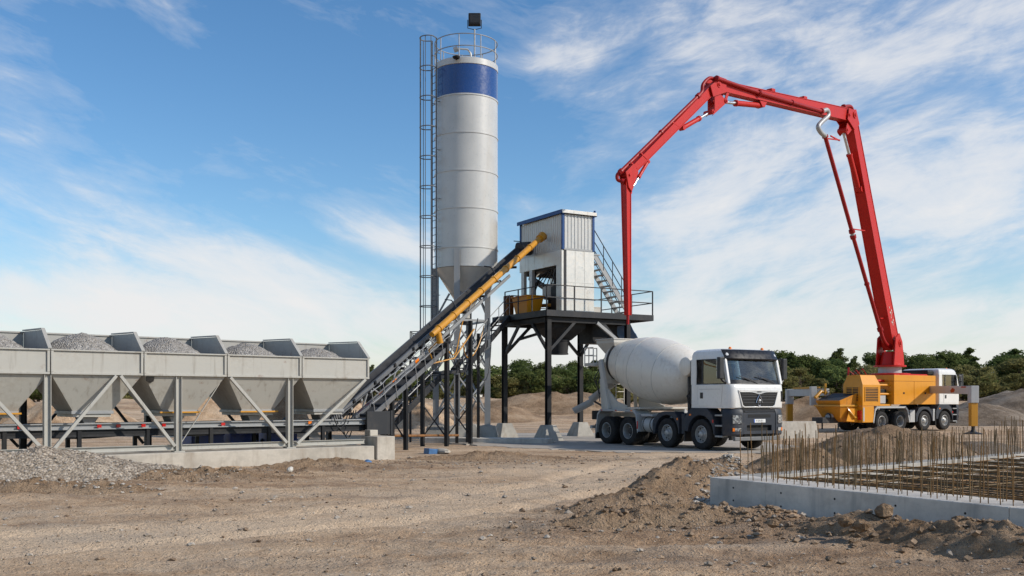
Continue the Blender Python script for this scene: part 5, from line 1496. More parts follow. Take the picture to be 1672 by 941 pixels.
half_pipe((-6.55, -.1, 2.42), (-7.15, -.75, 1.75), .26, 'upper_chute')
half_pipe((-7.1, -.68, 1.7), (-7.62, -1.2, 1.32), .24, 'lower_chute')
MB().beam((-6.3, -.2, 1.2), (-7.0, -.62, 1.62), .07, .07).build('chute_arm', M['chassis'], mtk)
MB().lathe([(0, 0), (.12, 0), (.12, .7), (0, .7)], 14, Matrix.Translation((-6.5, -.1, 1.0))).build('swivel', M['chassis'], mtk)
MB().box(-6.6, -6.45, -1.1, 1.1, .55, .68).build('rear_bar', M['fender'], mtk, bevel=.01)
MB().box(-6.7, -6.2, -.95, -.55, .9, 1.25).build('pump_box', M['darker'], mtk, bevel=.03)
for k in range(3):
    MB().path([(-6.3, -.85 + .08 * k, 2.9), (-6.6, -.9 + .1 * k, 2.5 - .1 * k), (-6.35, -.8, 1.9 - .15 * k)], .02, 6).build('hose', M['blackpl'], mtk)
for z in np.linspace(1.4, 2.9, 6):
    MB().tube((-6.78, .3, z), (-6.78, .7, z), .018, n=6).build('ladder_rung', M['cream'], mtk)
for y in (.3, .7):
    MB().tube((-6.78, y, .7), (-6.78, y, 3.7), .022, n=8).build('ladder_side', M['cream'], mtk)

# ----------------------------------------------------------------- concrete pump truck
PA = R(32)
pu = Vector((math.cos(PA), math.sin(PA), 0)); pv = Vector((-pu.y, pu.x, 0))
pf = gp(1543, 54.5)
pt0 = pf + pv * 1.23; pt0.z = 0.02
ptk = thing('pump_truck', 'yellow and white concrete pump truck with a long folded red boom', 'pump truck', pt0, PA)
PMI = (Matrix.Translation(pt0) @ Matrix.Rotation(PA, 4, 'Z')).inverted()
AXP = [0, -1.75, -3.80, -5.28]
chassis(ptk, AXP); cab(ptk, False)
for s in (-1, 1):
    pr = [(-3.02, .50), (-3.20, 1.14), (-3.36, 1.28), (-5.72, 1.28), (-5.88, 1.14), (-6.02, .50)]
    MB().sheet([[(x, s * y, z) for x, z in pr] for y in (.62, 1.24)], (0, 0, .02)).build('rear_fender', M['fender'], ptk, smooth=20)
    m = MB(); inn = [(x + (.06 if x < -4.5 else -.06), z - .07) for x, z in pr]
    for (a, b_, c_, d_) in zip(pr[:-1], pr[1:], inn[:-1], inn[1:]):
        m.prism([(a[0], s * 1.243, a[1]), (b_[0], s * 1.243, b_[1]), (d_[0], s * 1.243, d_[1]), (c_[0], s * 1.243, c_[1])], (0, s * .012, 0))
    m.build('fender_lip', M['fender'], ptk)
    pts = [(-2.50, 0, .45), (-2.50, 0, .9), (-2.25, 0, 1.2), (-1.95, 0, 1.27), (-1.4, 0, 1.26), (-1.1, 0, 1.0), (-1.05, 0, .5)] + [(-1.75 + .62 * math.cos(a), 0, WR + .62 * math.sin(a)) for a in np.linspace(.0, PI, 22)]
    MB().prism([(p[0], s * .8, p[2]) for p in pts], (0, s * .44, 0)).build('fender', M['slate'], ptk, bevel=.012)
    MB().box(-2.95, -2.55, min(s * .7, s * 1.2), max(s * .7, s * 1.2), .45, 1.1).build('hydraulic_tank', M['fender'], ptk, bevel=.02)
    MB().box(-1.0, -.84, min(s * .7, s * 1.2), max(s * .7, s * 1.2), .5, 1.15).build('battery_box', M['fender'], ptk, bevel=.02)
# engine house at the tail: chamfered top, louvred panels
eb = [(-7.35, 1.34), (-7.35, 2.50), (-7.05, 2.98), (-5.75, 2.98), (-5.55, 2.98), (-5.55, 1.34)]
def chamfer_box(x0, x1, z0, zs, z1, name, mt):
    lp = lambda z, ins, xi: [(x0 + xi, -1.25 + ins, z), (x1 - .0, -1.25 + ins, z), (x1, -.02 - ins * .3, z), (x0 + xi, -.02 - ins * .3, z)]
    return MB().loft([lp(z0, 0, 0), lp(zs, 0, 0), lp(z1, .34, .22)]).build(name, mt, ptk, bevel=.018)
eh = chamfer_box(-6.85, -5.45, 1.33, 2.42, 2.93, 'engine_house', M['yellow'])
MB().box(-6.84, -5.95, -1.24, -.03, .48, 1.318).build('lower_panel', M['yellow'], ptk, bevel=.015)
def louvre(kind):
    m = MB(); d_ = MB()
    if kind == 'side':
        d_.box(-6.66, -5.66, -1.262, -1.252, 1.58, 2.28)
        for k in range(8):
            z = 1.625 + k * .085
            m.box(-6.66, -5.66, -1.275, -1.2625, z, z + .026)
        m.box(-6.70, -6.66, -1.276, -1.25, 1.56, 2.3); m.box(-5.66, -5.62, -1.276, -1.25, 1.56, 2.3)
    else:
        d_.box(-6.862, -6.852, -1.0, -.25, 1.58, 2.28)
        for k in range(8):
            z = 1.625 + k * .085
            m.box(-6.875, -6.8625, -1.0, -.25, z, z + .026)
        for y in (-1.02, -.62, -.23):
            m.box(-6.876, -6.85, y - .02, y + .02, 1.56, 2.3)
    dd_ = d_.build('louvre_opening', M['darker'], eh); m.build('louvre_blades', M['yellow'], dd_)
louvre('side'); louvre('rear')
MB().box(-6.91, -6.845, -1.2, -.95, .62, 1.1).build('tail_light', M['redlens'], ptk, bevel=.01)
MB().box(-6.90, -6.845, -.9, -.3, .60, .78).build('rear_marker', M['fender'], ptk, bevel=.01)
MB().box(-6.80, -6.70, -1.256, -1.243, .55, 1.25).build('grey_strip', M['fender'], ptk)
# tool boxes along the side with gap and pipes between
MB().box(-4.35, -2.7, -1.25, -.3, 1.40, 2.62).build('tool_box', M['yellow'], ptk, bevel=.012)
MB().box(-2.68, -.85, -1.25, -.3, 1.40, 2.62).build('tool_box', M['yellow'], ptk, bevel=.012)
MB().box(-4.35, -.85, -1.25, 1.2, 2.63, 2.95).build('upper_deck', M['yellow'], ptk, bevel=.012)
MB().box(-4.35, -.85, .3, 1.25, 1.40, 2.62).build('tool_box', M['yellow'], ptk, bevel=.012)
for x in (-3.55, -1.75):
    MB().box(x - .06, x + .06, -1.262, -1.252, 1.95, 2.05).build('box_latch', M['darker'], ptk, bevel=.004)
MB().box(-5.44, -4.36, -1.1, 1.1, 1.33, 1.42).build('sub_frame', M['yellow'], ptk, bevel=.01)
for (y, z, r, mt) in ((-.95, 2.42, .06, 'yellow'), (-1.0, 1.95, .06, 'yellow'), (-.6, 2.65, .07, 'red'), (-.8, 1.6, .08, 'darker')):
    MB().tube((-5.5, y, z), (-4.3, y, z), r, n=10).build('service_pipe', M[mt], ptk)
MB().box(-5.3, -4.5, -.9, .9, 1.42, 2.2).build('pump_block', M['darker'], ptk, bevel=.03)
MB().box(-5.2, -4.7, -1.0, -.92, 1.45, 1.9).build('valve_block', M['fender'], ptk, bevel=.02)
_n0 = set(o.name for o in ptk.children)
# pump hopper at the tail
m = MB().loft([[(x, y, z) for x, y in ((-9.0 + i1, -1.02 + j1), (-7.32 - i2, -1.02 + j1), (-7.32 - i2, 1.02 - j1), (-9.0 + i1, 1.02 - j1))] for z, i1, i2, j1 in ((.52, .62, .5, .5), (.75, .28, .3, .3), (1.25, .04, .1, .05), (1.30, 0, .08, 0))])
m.build('pump_hopper', M['hop'], ptk, bevel=.03)
m = MB().ring_panel([(-9.06, -1.06, 1.30), (-7.36, -1.06, 1.30), (-7.36, 1.06, 1.30), (-9.06, 1.06, 1.30)], [(-8.98, -.98, 1.30), (-7.44, -.98, 1.30), (-7.44, .98, 1.30), (-8.98, .98, 1.30)], (0, 0, .09))
m.build('hopper_rim', M['amber'], ptk, bevel=.015)
m = MB().loft([[(x, y, z if x < -8 else z2) for x, y in ((-8.85 - e1, -.9 - e2), (-7.42, -.9 - e2), (-7.42, .9 + e2), (-8.85 - e1, .9 + e2))] for z, z2, e1, e2 in ((1.36, 1.36, 0, 0), (1.60, 2.0, .14, .08))], caps=False)
hp = m.build('hopper_apron', M['hop'], ptk, smooth=0); hp.modifiers.new('t', 'SOLIDIFY').thickness = .03
m = MB()
for k in range(22):
    y = -.92 + k * .088
    m.beam((-8.95, y, 1.60), (-7.44, y, 1.98), .06, .03)
for x in (-8.9, -8.4, -7.9, -7.48):
    m.box(x - .02, x + .02, -.95, .95, 1.56 + (x + 8.95) * .2517, 1.59 + (x + 8.95) * .2517)
m.build('hopper_grate', M['dark'], ptk)
MB().tube((-9.12, -.1, .72), (-8.6, -.1, .8), .17, n=18).build('outlet_elbow', M['pipe'], ptk)
MB().lathe([(.0, 0), (.24, 0), (.24, .05), (0, .05)], 20, Matrix.Translation((-9.0, -.1, .74)) @ Matrix.Rotation(R(-90), 4, 'Y')).build('outlet_flange', M['dark'], ptk)
MB().path([(-7.4, -1.0, .7), (-7.9, -1.15, .75), (-8.2, -1.1, 1.0), (-8.3, -.9, 1.25)], .06, 10).build('feed_elbow', M['amber'], ptk)
MB().prism([(-8.5, -1.05, .55), (-7.5, -1.05, .5), (-7.5, -1.05, 1.2), (-8.2, -1.05, 1.2)], (0, .04, 0)).build('side_plate', M['yellow'], ptk, bevel=.01)
MB().tube((-8.7, -.6, .45), (-8.7, -.6, .12), .05, n=10).build('support_leg', M['dark'], ptk)
MB().tube((-8.7, .7, .45), (-8.7, .7, .12), .05, n=10).build('support_leg', M['dark'], ptk)
for _o in ptk.children:
    if _o.name not in _n0:
        _o.scale = (.88, .8, 1.0); _o.location = (-.25, -.12, 0)
MB().box(-8.8, -7.2, -.35, .35, .45, .75).build('pump_frame', M['chassis'], ptk, bevel=.02)
MB().path([(-7.4, .6, 2.0), (-7.8, .6, 2.1), (-8.2, .65, 1.75)], .09, 10).build('feed_hood', M['amber'], ptk)
for k in range(5):
    MB().path([(-6.9 + .25 * k, -.4 + .1 * k, 2.93), (-6.85 + .25 * k, -.45, 3.12 + .04 * k), (-6.6 + .25 * k, -.5, 2.95)], .03, 6).build('deck_hose', M['darker' if k % 2 else 'redd'], ptk)
MB().tube((-6.2, .2, 2.93), (-6.15, .2, 3.35), .05, n=8).build('valve_lever', M['redd'], ptk)
# turret
TX = -3.05
MB().lathe([(1.05, 2.955), (1.05, 3.06), (.9, 3.08), (0, 3.08)], 40, Matrix.Translation((TX, 0, 0))).build('turret_plate', M['red'], ptk)
MB().box(TX - .9, TX + 2.0, -.95, .95, 2.955, 3.03).build('turret_deck', M['red'], ptk, bevel=.01)
MB().lathe([(.60, 3.08), (.60, 3.42), (0, 3.42)], 36, Matrix.Translation((TX, 0, 0))).build('slew_ring', M['fender'], ptk)
MB().lathe([(.84, 3.422), (.84, 3.50), (.70, 3.52), (0, 3.52)], 40, Matrix.Translation((TX, 0, 0))).build('turret_flange', M['red'], ptk)
MB().box(-1.2, -.6, -1.0, 1.0, 2.96, 3.28).build('deck_cover', M['gloss'], ptk, bevel=.1)

# ---- boom (world coordinates, moved into the truck's space)
bw0 = (Matrix.Translation(pt0) @ Matrix.Rotation(PA, 4, 'Z')) @ Vector((TX, 0, 0))
tipx = (1023 - 836) / F * 38.0
bd = Vector((tipx - bw0.x, 38.0 - bw0.y, 0)); BL = bd.length; bu = bd / BL; bn = Vector((-bu.y, bu.x, 0))     # bn: one side of the boom plane
if bn.y > 0: bn = -bn                                                                                          # pointing to the camera's right-front
def on_plane(px, py):
    k = (px - 836) / F
    t = (bw0.x - k * bw0.y) / (k * bd.y - bd.x)
    p = bw0 + bd * t
    p.z = CAMH - (py - HZ) / F * p.y
    return p
pi = lambda p: PMI @ Vector(p)
def inplane(mb):
    mb.v = [tuple(PMI @ Vector(v)) for v in mb.v]; return mb
J0 = on_plane(1455, 585); J1 = on_plane(1386, 190); J2 = on_plane(1166, 140); J3 = on_plane(1022, 287); J4 = on_plane(1025, 515)
def box_boom(a, b, w0, h0, w1, h1, off0=0.0, off1=0.0, name='boom_section', mt='red', bev=0):
    """A welded box beam in the boom plane: w across the plane, h within it."""
    d = (b - a).normalized(); up = bn.cross(d).normalized()
    m = MB(); rings = []
    for p, w, h, o in ((a, w0, h0, off0), (b, w1, h1, off1)):
        rings.append([p + bn * (q * w / 2) + up * (r * h / 2 + o) for q, r in ((-1, -1), (1, -1), (1, 1), (-1, 1))])
    m.loft(rings)
    # flange edges
    for q in (-1, 1):
        for r in (-1, 1):
            m.beam(a + bn * (q * w0 / 2) + up * (r * h0 / 2 + off0), b + bn * (q * w1 / 2) + up * (r * h1 / 2 + off1), .03, .045, up=bn)
    return inplane(m).build(name, M[mt], ptk, bevel=bev if bev else 0)
def pin(p, r, w, mt='red', name='pivot'):
    m = MB().tube(p - bn * w / 2, p + bn * w / 2, r, n=22); m.tube(p - bn * (w / 2 + .04), p + bn * (w / 2 + .04), r * .5, n=14)
    return inplane(m).build(name, M[mt], ptk, bevel=.006)
def plate_link(pts, w, name='link_plate', t=.045, mt='red'):
    """A pair of cheek plates outlined in the boom plane."""
    o = None
    for q in (-1, 1):
        m = MB().prism([p + bn * (q * w / 2 - t / 2) for p in pts], bn * t)
        o = inplane(m).build(name, M[mt], ptk, bevel=.008)
    return o
def ram(a, b, r, frac, off=0.0, n=18):
    a = a + bn * off; b = b + bn * off; c = a.lerp(b, frac)
    o = inplane(MB().tube(a, c, r, n=n)).build('cylinder_barrel', M['red'], ptk)
    inplane(MB().tube(c, b, r * .55, n=n)).build('cylinder_rod', M['chrome'], o)
    d = (b - a).normalized()
    inplane(MB().tube(c - d * .08, c + d * .03, r * 1.18, n=n)).build('cylinder_gland', M['red'], o)
    for p in (a, b):
        inplane(MB().tube(p - bn * r * 1.1, p + bn * r * 1.1, r * .95, n=14)).build('cylinder_eye', M['red'], o)
# pedestal cheeks carrying the first section
up0 = Vector((0, 0, 1))
B0 = Vector((bw0.x, bw0.y, 3.5))
plate_link([B0 - bu * .62, B0 + bu * .62, B0 + bu * .55 + up0 * .5, B0 + bu * .42 + up0 * 1.5, B0 - bu * .05 + up0 * 1.75, B0 - bu * .40 + up0 * 1.3, B0 - bu * .55 + up0 * .5], .98, 'turret_cheek', .07)
m = MB().tube(B0 + up0 * .02, B0 + up0 * .75, .56, .40, n=24); inplane(m).build('turret_column', M['red'], ptk)
JA = B0 + up0 * 1.22 - bu * .12
pin(JA, .2, 1.12)
d1 = (J1 - JA).normalized(); u1 = bn.cross(d1)
s1 = box_boom(JA - d1 * .25, J1 - d1 * .15, .60, .74, .52, .58, 0, 0)
# worn pale sticker patches near the boom foot (on the sun side of section one)
for t, h in ((.145, .42), (.10, .2)):
    p = JA.lerp(J1, t) + bn * .300
    rn = random.Random(4)
    m = MB()
    for k in range(7):
        a = p + d1 * rn.uniform(-.25, .25) + u1 * rn.uniform(-.2, .05); 
        m.prism([a, a + d1 * rn.uniform(.05, .14), a + d1 * rn.uniform(.04, .1) + u1 * rn.uniform(.03, .1), a + u1 * .05], bn * .004)
    inplane(m).build('worn_sticker', M['cream'], ptk)
# section 1 ram: high on the inner face
sgn1 = 1 if (u1.dot(bu) > 0) else -1
inn1 = u1 * sgn1            # in-plane direction towards the boom's inside
RA = JA.lerp(J1, .70) + inn1 * .42; RB = J1 + inn1 * .62 - Vector((0, 0, .75))
plate_link([RA - d1 * .25 - inn1 * .15, RA + d1 * .25 - inn1 * .15, RA + inn1 * .1 + d1 * .08, RA + inn1 * .1 - d1 * .08], .34, 'ram_bracket')
ram(RA, RB + d1 * .15, .135, .60)
# elbow 1
d2 = (J2 - J1).normalized(); u2 = bn.cross(d2); sgn2 = 1 if u2.z < 0 else -1; inn2 = u2 * sgn2
plate_link([J1 - d1 * .55 - inn1 * .36, J1 + d1 * .22 - inn1 * .30, J1 + d1 * .30 + inn1 * .1, J1 + d2 * .55 - inn2 * .3, J1 + d2 * .75 + inn2 * .28, J1 + inn1 * .55 - d1 * .35, J1 + inn1 * .28 - d1 * .7], .58, 'elbow_plate')
pin(J1, .17, .72); pin(J1 + d2 * .55 + inn2 * .05, .12, .66); pin(RB + d1 * .15, .13, .5)
plate_link([J1 + inn1 * .2 - d1 * .1, J1 + inn1 * .75 - d1 * .25, RB + inn1 * .18 + d1 * .1, RB - d1 * .1, J1 + inn1 * .2 - d1 * .6], .4, 'link_plate')
s2 = box_boom(J1 + d2 * .15, J2 - d2 * .15, .42, .60, .34, .42)
# stiffener bumps and clamps along section two
for t in (.38, .62):
    p = J1.lerp(J2, t) - inn2 * .36
    inplane(MB().beam(p - d2 * .16, p + d2 * .16, .3, .14, up=inn2)).build('rib_block', M['red'], ptk, bevel=.03)
# rams at elbow 2
E2 = J2 - Vector((0, 0, .85)) + bu * -.15
RA2 = J2.lerp(J1, .30) + inn2 * .42
plate_link([RA2 - d2 * .3 - inn2 * .15, RA2 + d2 * .3 - inn2 * .15, RA2 + inn2 * .1 + d2 * .1, RA2 + inn2 * .1 - d2 * .1], .3, 'ram_bracket')
ram(RA2, J2 - d2 * .55 + inn2 * .62, .12, .66)
d3 = (J3 - J2).normalized(); u3 = bn.cross(d3); sgn3 = 1 if u3.dot(d2) < 0 else -1; inn3 = u3 * sgn3
RB3 = J2.lerp(J3, .42) + inn3 * .32
ram(RB3, J2.lerp(J3, .14) + inn3 * .72, .1, .62)
KN = J2 - d2 * .55 + inn2 * .62; KM = J2.lerp(J3, .14) + inn3 * .72
plate_link([J2 + d3 * .25 + inn3 * .05, J2 + d3 * .45 + inn3 * .2, KM + inn3 * .1 - d3 * .12, KM + inn3 * .12 + d3 * .1, KN + inn2 * .1, KN - d2 * .12], .32, 'link_plate')
plate_link([J2 - d2 * .9 + inn2 * .2, J2 - d2 * .7 + inn2 * .2, KN + d2 * .08, KN - d2 * .08], .3, 'link_plate')
plate_link([J2 - d2 * .6 - inn2 * .3, J2 + d2 * .1 - inn2 * .34, J2 + d2 * .3 - inn2 * .05, J2 + d3 * .6 - inn3 * .24, J2 + d3 * .7 + inn3 * .22, J2 - d2 * .55 + inn2 * .26], .44, 'elbow_plate')
pin(J2, .14, .54); pin(KN, .1, .44); pin(KM, .1, .44)
s3 = box_boom(J2 + d3 * .1, J3 - d3 * .05, .28, .36, .24, .28)
d4 = (J4 - J3).normalized(); u4 = bn.cross(d4)
plate_link([J3 - d3 * .5 - inn3 * .2, J3 + d3 * .12 - inn3 * .2, J3 + d3 * .15 + inn3 * .1 + d4 * .3, J3 + d4 * .45 + inn3 * .22, J3 - d3 * .2 + inn3 * .35, J3 - d3 * .55 + inn3 * .2], .32, 'elbow_plate')
pin(J3, .1, .38)
ram(J3.lerp(J2, .20) + inn3 * .26, J3 + d4 * .35 + inn3 * .34, .07, .5)
s4 = box_boom(J3 + d4 * .12, J4, .24, .27, .16, .16)
inplane(MB().tube(J4 - d4 * .02, J4 + d4 * .35, .06, .05, n=12)).build('tip_pipe', M['redd'], ptk)
# delivery pipeline
def pl(*pxs, dep=None):
    return [at(px, py, on_plane(max(1023, px), py).y + (dep or 0)) for px, py in pxs]
def pipe(pts, r=.10, mt='redd', name='delivery_pipe', couple=True):
    o = inplane(MB().path(pts, r, 12)).build(name, M[mt], ptk)
    if couple:
        for i in (0, -1):
            p = Vector(pts[i]); q = Vector(pts[1 if i == 0 else -2]); d = (q - p).normalized()
            inplane(MB().tube(p - d * .02, p + d * .09, r * 1.5, n=14)).build('coupling', M['redd'], o)
    if (Vector(pts[-1]) - Vector(pts[0])).length > 3 and len(pts) == 2:
        a, b_ = Vector(pts[0]), Vector(pts[1]); nn = int((b_ - a).length / 2.6)
        for k in range(1, nn):
            p = a.lerp(b_, k / nn); d = (b_ - a).normalized()
            inplane(MB().tube(p - d * .045, p + d * .045, r * 1.35, n=14)).build('coupling', M['redd'], o)
    return o
def curve(pts, n=8):
    """Catmull-Rom through points."""
    P = [Vector(p) for p in pts]; P = [P[0] * 2 - P[1]] + P + [P[-1] * 2 - P[-2]]; out = []
    for i in range(1, len(P) - 2):
        for k in range(n):
            t = k / n
            out.append(.5 * ((2 * P[i]) + (P[i + 1] - P[i - 1]) * t + (2 * P[i - 1] - 5 * P[i] + 4 * P[i + 1] - P[i + 2]) * t * t + (3 * P[i] - P[i - 1] - 3 * P[i + 1] + P[i + 2]) * t ** 3))
    out.append(P[-2]); return out
DPT = -.3
a1 = pl((1347, 222), (1391, 378), dep=DPT); pipe(a1)
pipe(pl((1391, 378), (1393, 387), dep=DPT), .104, 'pipe', 'pipe_joint')
a2 = pl((1393, 387), (1437, 538), dep=DPT); pipe(a2)
pipe(curve(pl((1437, 538), (1443, 556), (1452, 566), (1463, 566), dep=DPT)), .10)
pipe(curve(pl((1342, 182), (1350, 180), (1352, 189), (1342, 199), (1336, 207), (1340, 216), (1347, 222), dep=DPT - .1), 6), .115, 'pipe', 'grey_elbow', False)
pipe(pl((1240, 152), (1342, 182), dep=DPT - .2), .09)
pipe(pl((1170, 128), (1240, 152), dep=DPT - .2), .08)
pipe(curve(pl((1377, 175), (1388, 174), (1392, 182), (1391, 195), dep=.35), 6), .09)
pipe(curve(pl((1168, 130), (1158, 128), (1148, 138), (1146, 150), (1140, 157), dep=-.2), 6), .075)
pipe(pl((1140, 157), (1013, 281), dep=-.2), .075)
pipe(curve(pl((1014, 280), (1008, 286), (1009, 294), (1018, 297), dep=-.2), 6), .07)
# pipe brackets
for (p, q, d_) in (((1391, 374), (1412, 377), 0), ((1348, 226), (1371, 229), 0), ((1356, 222), (1371, 230), 0), ((1437, 520), (1447, 520), 0), ((1098, 200), (1108, 207), 0), ((1046, 250), (1056, 260), 0), ((1030, 266), (1040, 275), 0)):
    a, b_ = pl(p, q, dep=DPT * .6)
    inplane(MB().beam(a, b_, .06, .06)).build('pipe_bracket', M['red'], ptk, bevel=.01)
for t in (.2, .4, .6, .8):
    p = (Vector(a2[0])).lerp(Vector(a2[1]), t)
# ---- outriggers
def outrigger(a, b, zt, foot_z, sect=(.30, .40), mt='fender', legm='amber'):
    """Beam from the frame to the head, then a leg with ram and foot pad."""
    a = Vector(a); b = Vector(b)
    o = inplane(MB().beam((a.x, a.y, a.z), (b.x, b.y, b.z), sect[0], sect[1])).build('outrigger_beam', M[mt], ptk, bevel=.015)
    inplane(MB().box(b.x - .19, b.x + .19, b.y - .2, b.y + .2, b.z - .62, b.z + .21)).build('outrigger_head', M[mt], o, bevel=.02)
    inplane(MB().box(b.x - .16, b.x + .16, b.y - .16, b.y + .16, b.z - 1.75, b.z - .625)).build('outrigger_leg', M[legm], o, bevel=.015)
    inplane(MB().tube((b.x, b.y, foot_z + .1), (b.x, b.y, b.z - 1.7), .085, n=16)).build('outrigger_ram', M['dark'], o)
    inplane(MB().lathe([(0, 0), (.42, 0), (.42, .05), (.16, .12), (.1, .22), (0, .22)], 24, Matrix.Translation((b.x, b.y, foot_z)))).build('foot_pad', M['dark'], o)
    return o
hw = gp(1589, 48.2); hw.z = 2.14
st_ = (Matrix.Translation(pt0) @ Matrix.Rotation(PA, 4, 'Z')) @ Vector((-1.0, -1.0, 2.20))
ob = outrigger(st_, hw, 0, .0)
dd_ = (hw - st_).normalized(); sd__ = dd_.cross(Vector((0, 0, 1))).normalized()
if sd__.x > 0: sd__ = -sd__
c0 = st_.lerp(hw, .62) + sd__ * .152 - Vector((0, 0, .02))
m = MB().prism([c0 + dd_ * x + Vector((0, 0, z)) for x, z in ((-.32, -.02), (0, .13), (.34, .04), (.2, -.1), (-.2, -.12))], sd__ * .004)
inplane(m).build('red_mark', M['redd'], ob)
c0 = st_.lerp(hw, .86) + sd__ * .152 + Vector((0, 0, .14))
m = MB().prism([c0 + dd_ * x + Vector((0, 0, z)) for x, z in ((-.3, -.03), (.3, -.03), (.34, .04), (-.26, .04))], sd__ * .004)
inplane(m).build('red_mark', M['redd'], ob)
lw = gp(1289, 56.0); lw.z = 2.05
sl = (Matrix.Translation(pt0) @ Matrix.Rotation(PA, 4, 'Z')) @ Vector((-7.0, .9, 2.05))
outrigger(sl, lw, 0, .25, (.3, .38))
inplane(MB().beam(sl + Vector((-.4, -.05, .25)), lw.lerp(sl, .1) + Vector((0, -.05, .25)), .05, .08)).build('outrigger_rail', M['amber'], ptk)
inplane(MB().box(sl.x - .9, sl.x - .6, sl.y - .2, sl.y + .1, sl.z - .7, sl.z + .3)).build('outrigger_sleeve', M['fender'], ptk, bevel=.02)
MB().tube((-7.6, .5, 1.9), (-7.6, .5, 2.5), .06, n=8).build('rear_post', M['amber'], ptk)
# ================================================================= foundation with starter bars
FA = Vector((3.22, 16.2, 0)); FB = Vector((8.6, 7.0, 0))
fdir = (FB - FA).normalized(); fin = Vector((-fdir.y, fdir.x, 0))       # fin points into the foundation
if fin.x < 0: fin = -fin
GA = FA + fin * 1.05; 
ZT = .43
fb = thing('foundation_beam', 'long grey concrete foundation beam in the foreground with two rows of rusty starter bars', 'foundation beam', FA, math.atan2(fdir.y, fdir.x))
FL = (FB - FA).length
sgnf = 1 if (Matrix.Rotation(math.atan2(fdir.y, fdir.x), 3, 'Z').inverted() @ fin).y > 0 else -1
FW = .82
segs_ = [(0, 5.2), (5.204, 8.3), (8.304, FL)]
for a, b_ in segs_:
    MB().box(a, b_, min(0, sgnf * FW), max(0, sgnf * FW), -.12, ZT).build('concrete_body', M['concg'], fb, bevel=.012)
MB().box(.55, FL, min(-sgnf * .09, sgnf * FW), max(-sgnf * .09, sgnf * FW), -.35, -.06).build('footing_step', M['concg'], fb, bevel=.01)
for k in range(9):
    x_ = .55 + k * 1.02
    for z_ in (.10, .30):
        MB().tube((x_, -sgnf * .0035, z_), (x_, sgnf * .01, z_), .016, n=10).build('tie_hole', M['darker'], fb)
for x_ in (1.25, 2.5, 3.75, 6.4, 7.6):
    MB().box(x_ - .005, x_ + .005, min(-sgnf * .004, sgnf * .004), max(-sgnf * .004, sgnf * .004), -.1, ZT - .012).build('form_joint', M['concg'], fb)
bar_me = []
def bar_mesh(h, seed, mt='rebar'):
    rn = random.Random(seed)
    pts = [(rn.uniform(-.0012, .0012) * k, rn.uniform(-.0012, .0012) * k, -.06 + (h + .06) * k / 6) for k in range(7)]
    return MB().path(pts, .0068, 6)
protos = {}
def bar(parent, loc, h, k, mt):
    key = (round(h, 1), k % 4, mt)
    if key not in protos:
        o = bar_mesh(round(h, 1), k % 4).build('rebar', M[mt], parent); protos[key] = o
    else:
        o = protos[key].copy(); COL.objects.link(o); o.parent = parent
    o.location = loc; o.rotation_euler = (random.gauss(0, .018), random.gauss(0, .02), random.uniform(0, 6))
    return o
n_ = 0
x = .55
while x < 7.6 and n_ < 98:
    for row, off in ((0, .16), (1, .60)):
        bar(fb, (x + random.uniform(-.03, .03) + .04 * row, sgnf * (off + random.uniform(-.02, .02)), ZT), random.choice((.6, .7, .7, .8, .8, .9)), n_, 'rebar' if random.random() < .6 else 'rebard'); n_ += 1
    x += random.choice((.12, .15, .17))
# rear beam running away to the right
HA = FA + fin * 1.25 + fdir * -.3
HA = Vector((4.35, 17.0, 0)); HB = Vector((14.6, 25.9, 0))
hd = (HB - HA).normalized(); HL = (HB - HA).length
rb_ = thing('foundation_beam', 'thin pale concrete edge behind the rebar mat with a long fence of rusty starter bars', 'foundation beam', HA, math.atan2(hd.y, hd.x))
MB().box(-.1, HL, .0, .45, -.12, ZT - .04).build('concrete_body', M['concp'], rb_, bevel=.012)
n_ = 0; x = .2
while x < HL and n_ < 99:
    bar(rb_, (x, .12 + random.uniform(-.04, .04) + (.2 if n_ % 2 else 0), ZT - .04), random.choice((.5, .6, .6, .7)) + (.2 if x > 9.5 else 0), n_, 'rebar' if random.random() < .55 else 'rebard'); n_ += 1
    x += .137 if x < 9.5 else .09
for (par, x0_, x1_, ys_, hh_) in ((fb, .6, 7.4, (.30, .46, .72), (.45, .7)), (rb_, .3, 11.0, (.06, .36), (.45, .7))):
    mm = MB()
    for q_ in range(36 if par is fb else 130):
        px_ = random.uniform(x0_, x1_); py_ = random.choice(ys_) * (sgnf if par is fb else 1); h_ = random.uniform(*hh_)
        z_ = ZT if par is fb else ZT - .04
        mm.tube((px_, py_, z_ - .02), (px_ + random.gauss(0, .015), py_ + random.gauss(0, .015), z_ + h_), .0062, n=5)
    tag(mm.build('rebar', M['rebard'], par), kind='stuff')
# a third, near-left cluster: bars standing in the ground between the heap and the beam
# slab floor (blinding) and the tied mat
cA, cB, cC, cD = FA + fin * (FW + .004) , FB + fin * (FW + .004), HB + Vector((3, -6, 0)), HB - Vector((hd.y, -hd.x, 0)) * 0
bl = MB().prism([(cA.x, cA.y, -.05), (cB.x, cB.y, -.05), (HB.x + 5, HB.y - 14, -.05), (HB.x + .1, HB.y - .1, -.05), (HA.x + .05, HA.y - .05, -.05)], (0, 0, .09))
tag(bl.build('ground', M['brown']), kind='structure')
mat_ = thing('rebar_mat', 'flat tied mat of dark rusty reinforcing bars lying inside the foundation', 'rebar mat', FA, math.atan2(fdir.y, fdir.x))
nb = 0
MI = (Matrix.Translation(FA) @ Matrix.Rotation(math.atan2(fdir.y, fdir.x), 4, 'Z')).inverted()
hloc = MI.to_3x3() @ hd
h0 = MI @ HA
